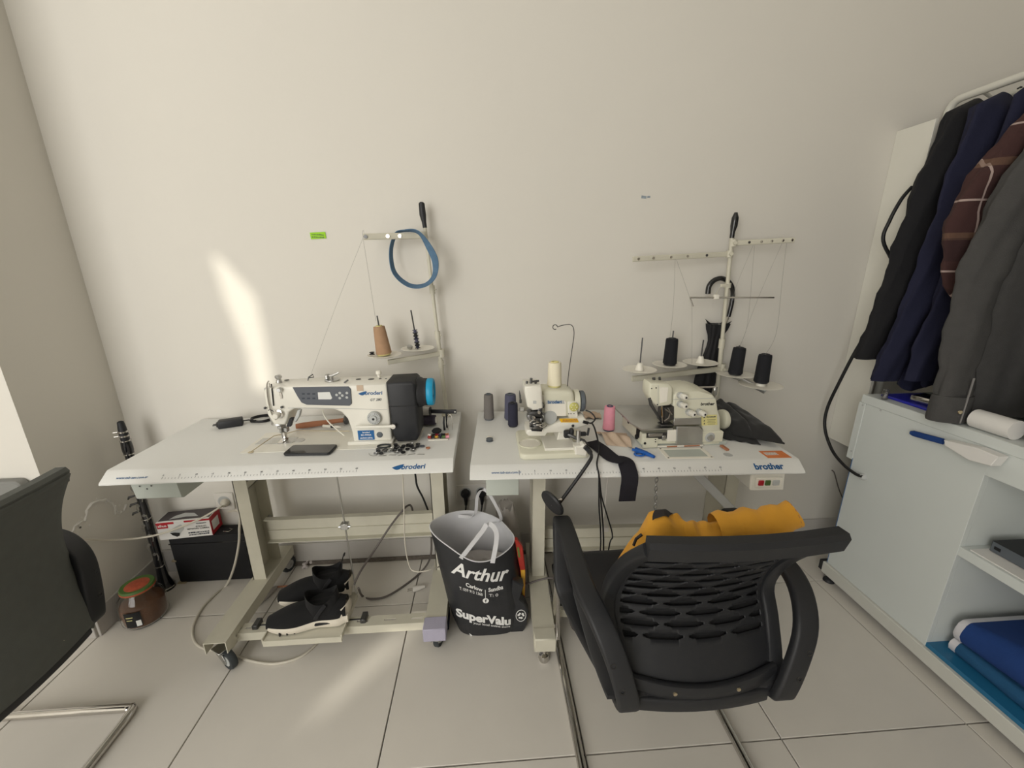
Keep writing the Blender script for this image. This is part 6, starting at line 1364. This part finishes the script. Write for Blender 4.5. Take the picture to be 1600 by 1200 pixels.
# things on the worktop
WT = .872
single('blue_folder', 'glossy blue folder lying on the counter top under the shirts', 'folder', MB().box((1.640, 1.33, WT+.0055), (.18, .20, .010), .003), 'folder_blue')
single('metal_tin', 'shiny silver tin lying on the blue folder', 'tin', MB().box((1.610, 1.300, WT+.0245), (.075, .085, .026), .006, Matrix.Rotation(.2, 4, 'Z'), 2), 'chrome')
single('blue_tape_roll', 'blue roll beside the silver tin on the counter', 'roll', MB().lathe([(.012, 0), (.024, .001), (.024, .02), (.012, .021)], (1.585, 1.226, WT+.036), 20, (0, 1, 0)), 'cloth_blue')
sp_ = on(1385, 618, x=1.53); single('spring_coil', 'small steel spring standing on the counter corner', 'spring', MB().tube([Vector((1.521+.0085*math.cos(k*.8), 1.385+.0085*math.sin(k*.8), WT+.0015+.0006*k)) for k in range(70)], .0016, 5), 'steel')
single('paper_roll', 'white paper roll lying along the counter edge under the charcoal shirt', 'roll', MB().lathe([(.010, 0), (.030, .001), (.030, .105), (.010, .106)], (1.545, 1.003, WT+.0300), 22, (0, 1, 0)), 'carton_white')
HB = Thing('blue_brush', 'flat blue brush handle sticking out of the white holder on the counter side', 'brush', on(1450, 683, x=1.497))
a = on(1423, 676, x=1.497); b = on(1474, 690, x=1.497); HB.part('handle', MB().sweep([a, a.lerp(b, .1), a.lerp(b, .5), b], lambda t: rrect(.020*(.6+.4*min(1, t*6)), .010, .004, 2), (0, 0, 1)), 'cloth_blue')
PH_ = Thing('paper_holder', 'folded white paper holder fixed on the counter side below the charcoal shirt', 'holder', (1.49, 1.03, .79))
PH_.part('holder', MB().prism([(1.118, .825), (1.11, .808), (1.04, .792), (.985, .800), (.975, .835), (1.03, .838)], 'x', 1.470, 1.5065, .002), 'carton_white', smooth=0)

# ================================================================== GARMENT RACK
RK = Thing('garment_rack', 'white tubular garment rack carrying the shirts beside the counter', 'rack', (1.79, .9, 0))
rz_ = 1.968; ry = 1.668
arc = lambda cy, cz_, a0, a1, r=.04: [Vector((1.79, cy+r*math.cos(math.radians(a0+(a1-a0)*k/6)), cz_+r*math.sin(math.radians(a0+(a1-a0)*k/6)))) for k in range(7)]
RK.part('rail_frame', MB().tube([Vector((1.79, ry, .03))]+arc(ry-.04, rz_-.04, 0, 90)+arc(.06, rz_-.04, 90, 180)+[Vector((1.79, .02, .03))], .0135, 12), 'rack_white')
RK.part('hanging_rod', MB().cyl((1.862, ry-.09, 1.945), (1.862, .03, 1.945), .0085, n=10).cyl((1.79, ry-.10, rz_), (1.862, ry-.09, 1.945), .006, n=8).cyl((1.79, .04, rz_), (1.862, .04, 1.945), .006, n=8), 'rack_white')
for y in (ry, .02): RK.part('rack_foot', MB().bb(1.55, 2.03, y-.014, y+.014, .0, .03, .004), 'rack_white')
def garment(name, label, cat, y, yaw, m, ztop, zhem, hwid, slen, sm=None, cuffs=False, fold=.012, seed=0, sleeve_out=.10, sf=None, cx=1.862):
    T = Thing(name, label, cat, (cx, y, ztop-.02), math.radians(yaw), 'garments on the rack' if False else None)
    Hh = ztop-zhem
    # hanger
    T.part('hanger', MB().tube(catmull([(-.0, 0, 1.945-(ztop-.02)+.0105), (.012, 0, 1.945-(ztop-.02)+.016), (.016, 0, 1.945-(ztop-.02)), (.004, 0, .03), (0, 0, .012)], 5), .0026, 6).tube(catmull([(-hwid*.72, 0, -.052), (-hwid*.35, 0, -.012), (0, 0, .012), (hwid*.35, 0, -.012), (hwid*.72, 0, -.052)], 5), .006, 8), 'black_plastic', local=True)
    NR = 34; NA = 88; rings = []
    for i in range(NR+1):
        t = i/NR; z = .015-Hh*t
        if t < .14: k = t/.14; wx = .060+(hwid*.86-.060)*math.sin(k*PI/2)**.8; ty = .020+.006*k
        else: k = (t-.14)/.86; wx = hwid*(.86+.10*k); ty = .026+.006*k
        ring = []
        for j in range(NA):
            a = 2*PI*j/NA; c, s = math.cos(a), math.sin(a)
            fo = fold*min(1, t*2.2)*math.sin(7*a+seed+1.5*math.sin(3*t+seed))+.5*fold*math.sin(13*a+seed*2)*t
            sl = -.034*(abs(c)**1.6) if t < .14 else -.034*(abs(c)**1.6)*(1-.7*(t-.14)/.86)
            nz_ = .007*noise.noise(Vector((wx*c*9+seed, z*4.5, seed)))*min(1, t*3)
            ring.append(Vector((wx*math.copysign(abs(c)**.75, c), (ty+fo+nz_)*math.copysign(abs(s)**.8, s), z+sl*(1 if t > 0.02 else .3)+(.012*math.sin(a*4+seed) if i == NR else 0))))
        rings.append(ring)
    T.part('garment_body', MB().loft(rings), m, local=True, smooth=75)
    for s in (-1, 1):
        P_ = []; N = 30
        for k in range(N+1):
            t = k/N
            P_.append(Vector((s*(hwid*.62+sleeve_out*(sf(t) if sf else t)+.010*math.sin(t*4+seed)), -.012-.022*t+.008*math.sin(t*5+seed), -.050-slen*t)))
        P_.insert(0, Vector((s*hwid*.46, -.004, -.012)))
        rs = [.045]+[.076-.024*(k/N)+.004*math.sin(k*.9+seed)+.003*math.sin(k*2.1+seed) for k in range(N+1)]
        m_ = len(P_); rg = []
        for k, p in enumerate(P_):
            rg.append([p+Vector((rs[k]*math.cos(a)*(1+.09*math.sin(a*5+k*.25+seed)+.05*math.sin(a*3+k*.7)), rs[k]*.46*math.sin(a)*(1+.14*math.sin(a*4+k*.35)), (.03*math.cos(a)*s if k < 3 else 0))) for a in [2*PI*j/36 for j in range(36)]])
        sl_ = T.part('sleeve', MB().loft(rg), sm or m, local=True, smooth=75)
        if cuffs:
            e = P_[-1]; r = rs[-1]
            T.part('cuff', MB().loft([[e+Vector((r*f*math.cos(a), r*f*.6*math.sin(a), dz)) for a in [2*PI*j/20 for j in range(20)]] for f, dz in ((1.02, .035), (1.05, .02), (1.05, -.045), (1.0, -.052))]), sm or m, sl_, local=True, smooth=60)
            T.part('cuff_seam', MB().tube([e+Vector((s*-r*.2, -r*.62, .10-.15*k/6)) for k in range(7)], .0026, 5), 'seam_grey', sl_, local=True)
            T.part('cuff_stud', MB().lathe([(.007, 0), (.006, .003), (.002, .0035)], e+Vector((0, -r*.64, -.012)), 12, (0, -1, 0)), 'brass', sl_, local=True)
    return T
garment('hanging_shirt', 'black shirt hanging nearest the wall on the rack', 'shirt', 1.516, 0, 'shirt_black', 1.925, 1.08, .235, .84, seed=1, sleeve_out=.215, fold=.006, sf=lambda t: t**.75)
garment('hanging_jacket', 'dark navy jacket hanging beside the black shirt', 'jacket', 1.436, 0, 'shirt_navy', 1.915, .920, .250, .90, seed=2.2, sleeve_out=.185, fold=.008, sf=lambda t: t**.8)
garment('hanging_jacket', 'second navy garment squeezed between the navy jacket and the plaid shirt', 'jacket', 1.361, 0, 'shirt_navy', 1.915, .955, .240, .88, seed=3.9, sleeve_out=.13, fold=.008)
garment('hanging_shirt', 'brown plaid shirt hanging on the rack', 'shirt', 1.271, -2, 'plaid', 1.925, 1.00, .240, .66, seed=5.1, sleeve_out=.19, fold=.010, sf=lambda t: math.sin(PI*min(1, t*.85)))
garment('hanging_shirt', 'charcoal denim shirt with studded cuffs hanging over the counter', 'shirt', 1.150, -8, 'shirt_charcoal', 1.90, .905, .315, .90, seed=6.4, cuffs=True, sleeve_out=.165, fold=.008, sf=lambda t: math.sin(min(1, t*1.4)*PI/2))
garment('hanging_shirt', 'dark grey denim shirt hanging in front of the charcoal one', 'shirt', .985, -3, 'shirt_charcoal_dark', 1.90, .93, .24, .89, seed=8.0, cuffs=True, sleeve_out=.115, fold=.008)

# clip hanger ends showing between the jackets and the plaid shirt
CHN = Thing('clip_hanger', 'black clip hanger with chrome strips poking out between the navy and plaid garments', 'hanger', (1.72, 1.30, 1.86))
CHN.part('hanger_bar', MB().cyl((1.655, 1.312, 1.895), (1.862, 1.314, 1.895), .0045, n=8).tube(catmull([(1.862, 1.314, 1.895), (1.862, 1.314, 1.92), (1.876, 1.314, 1.942), (1.868, 1.314, 1.957), (1.856, 1.314, 1.957)], 4), .0026, 6), 'chrome')
for x in (1.665, 1.715):
    cp_ = CHN.part('clip', MB().box((x, 1.309, 1.880), (.024, .010, .048), .004).box((x-.004, 1.303, 1.905), (.028, .006, .020), .003), 'black_plastic')
    CHN.part('clip_strip', MB().box((x-.008, 1.3035, 1.872), (.006, .003, .030), .001), 'chrome', cp_)
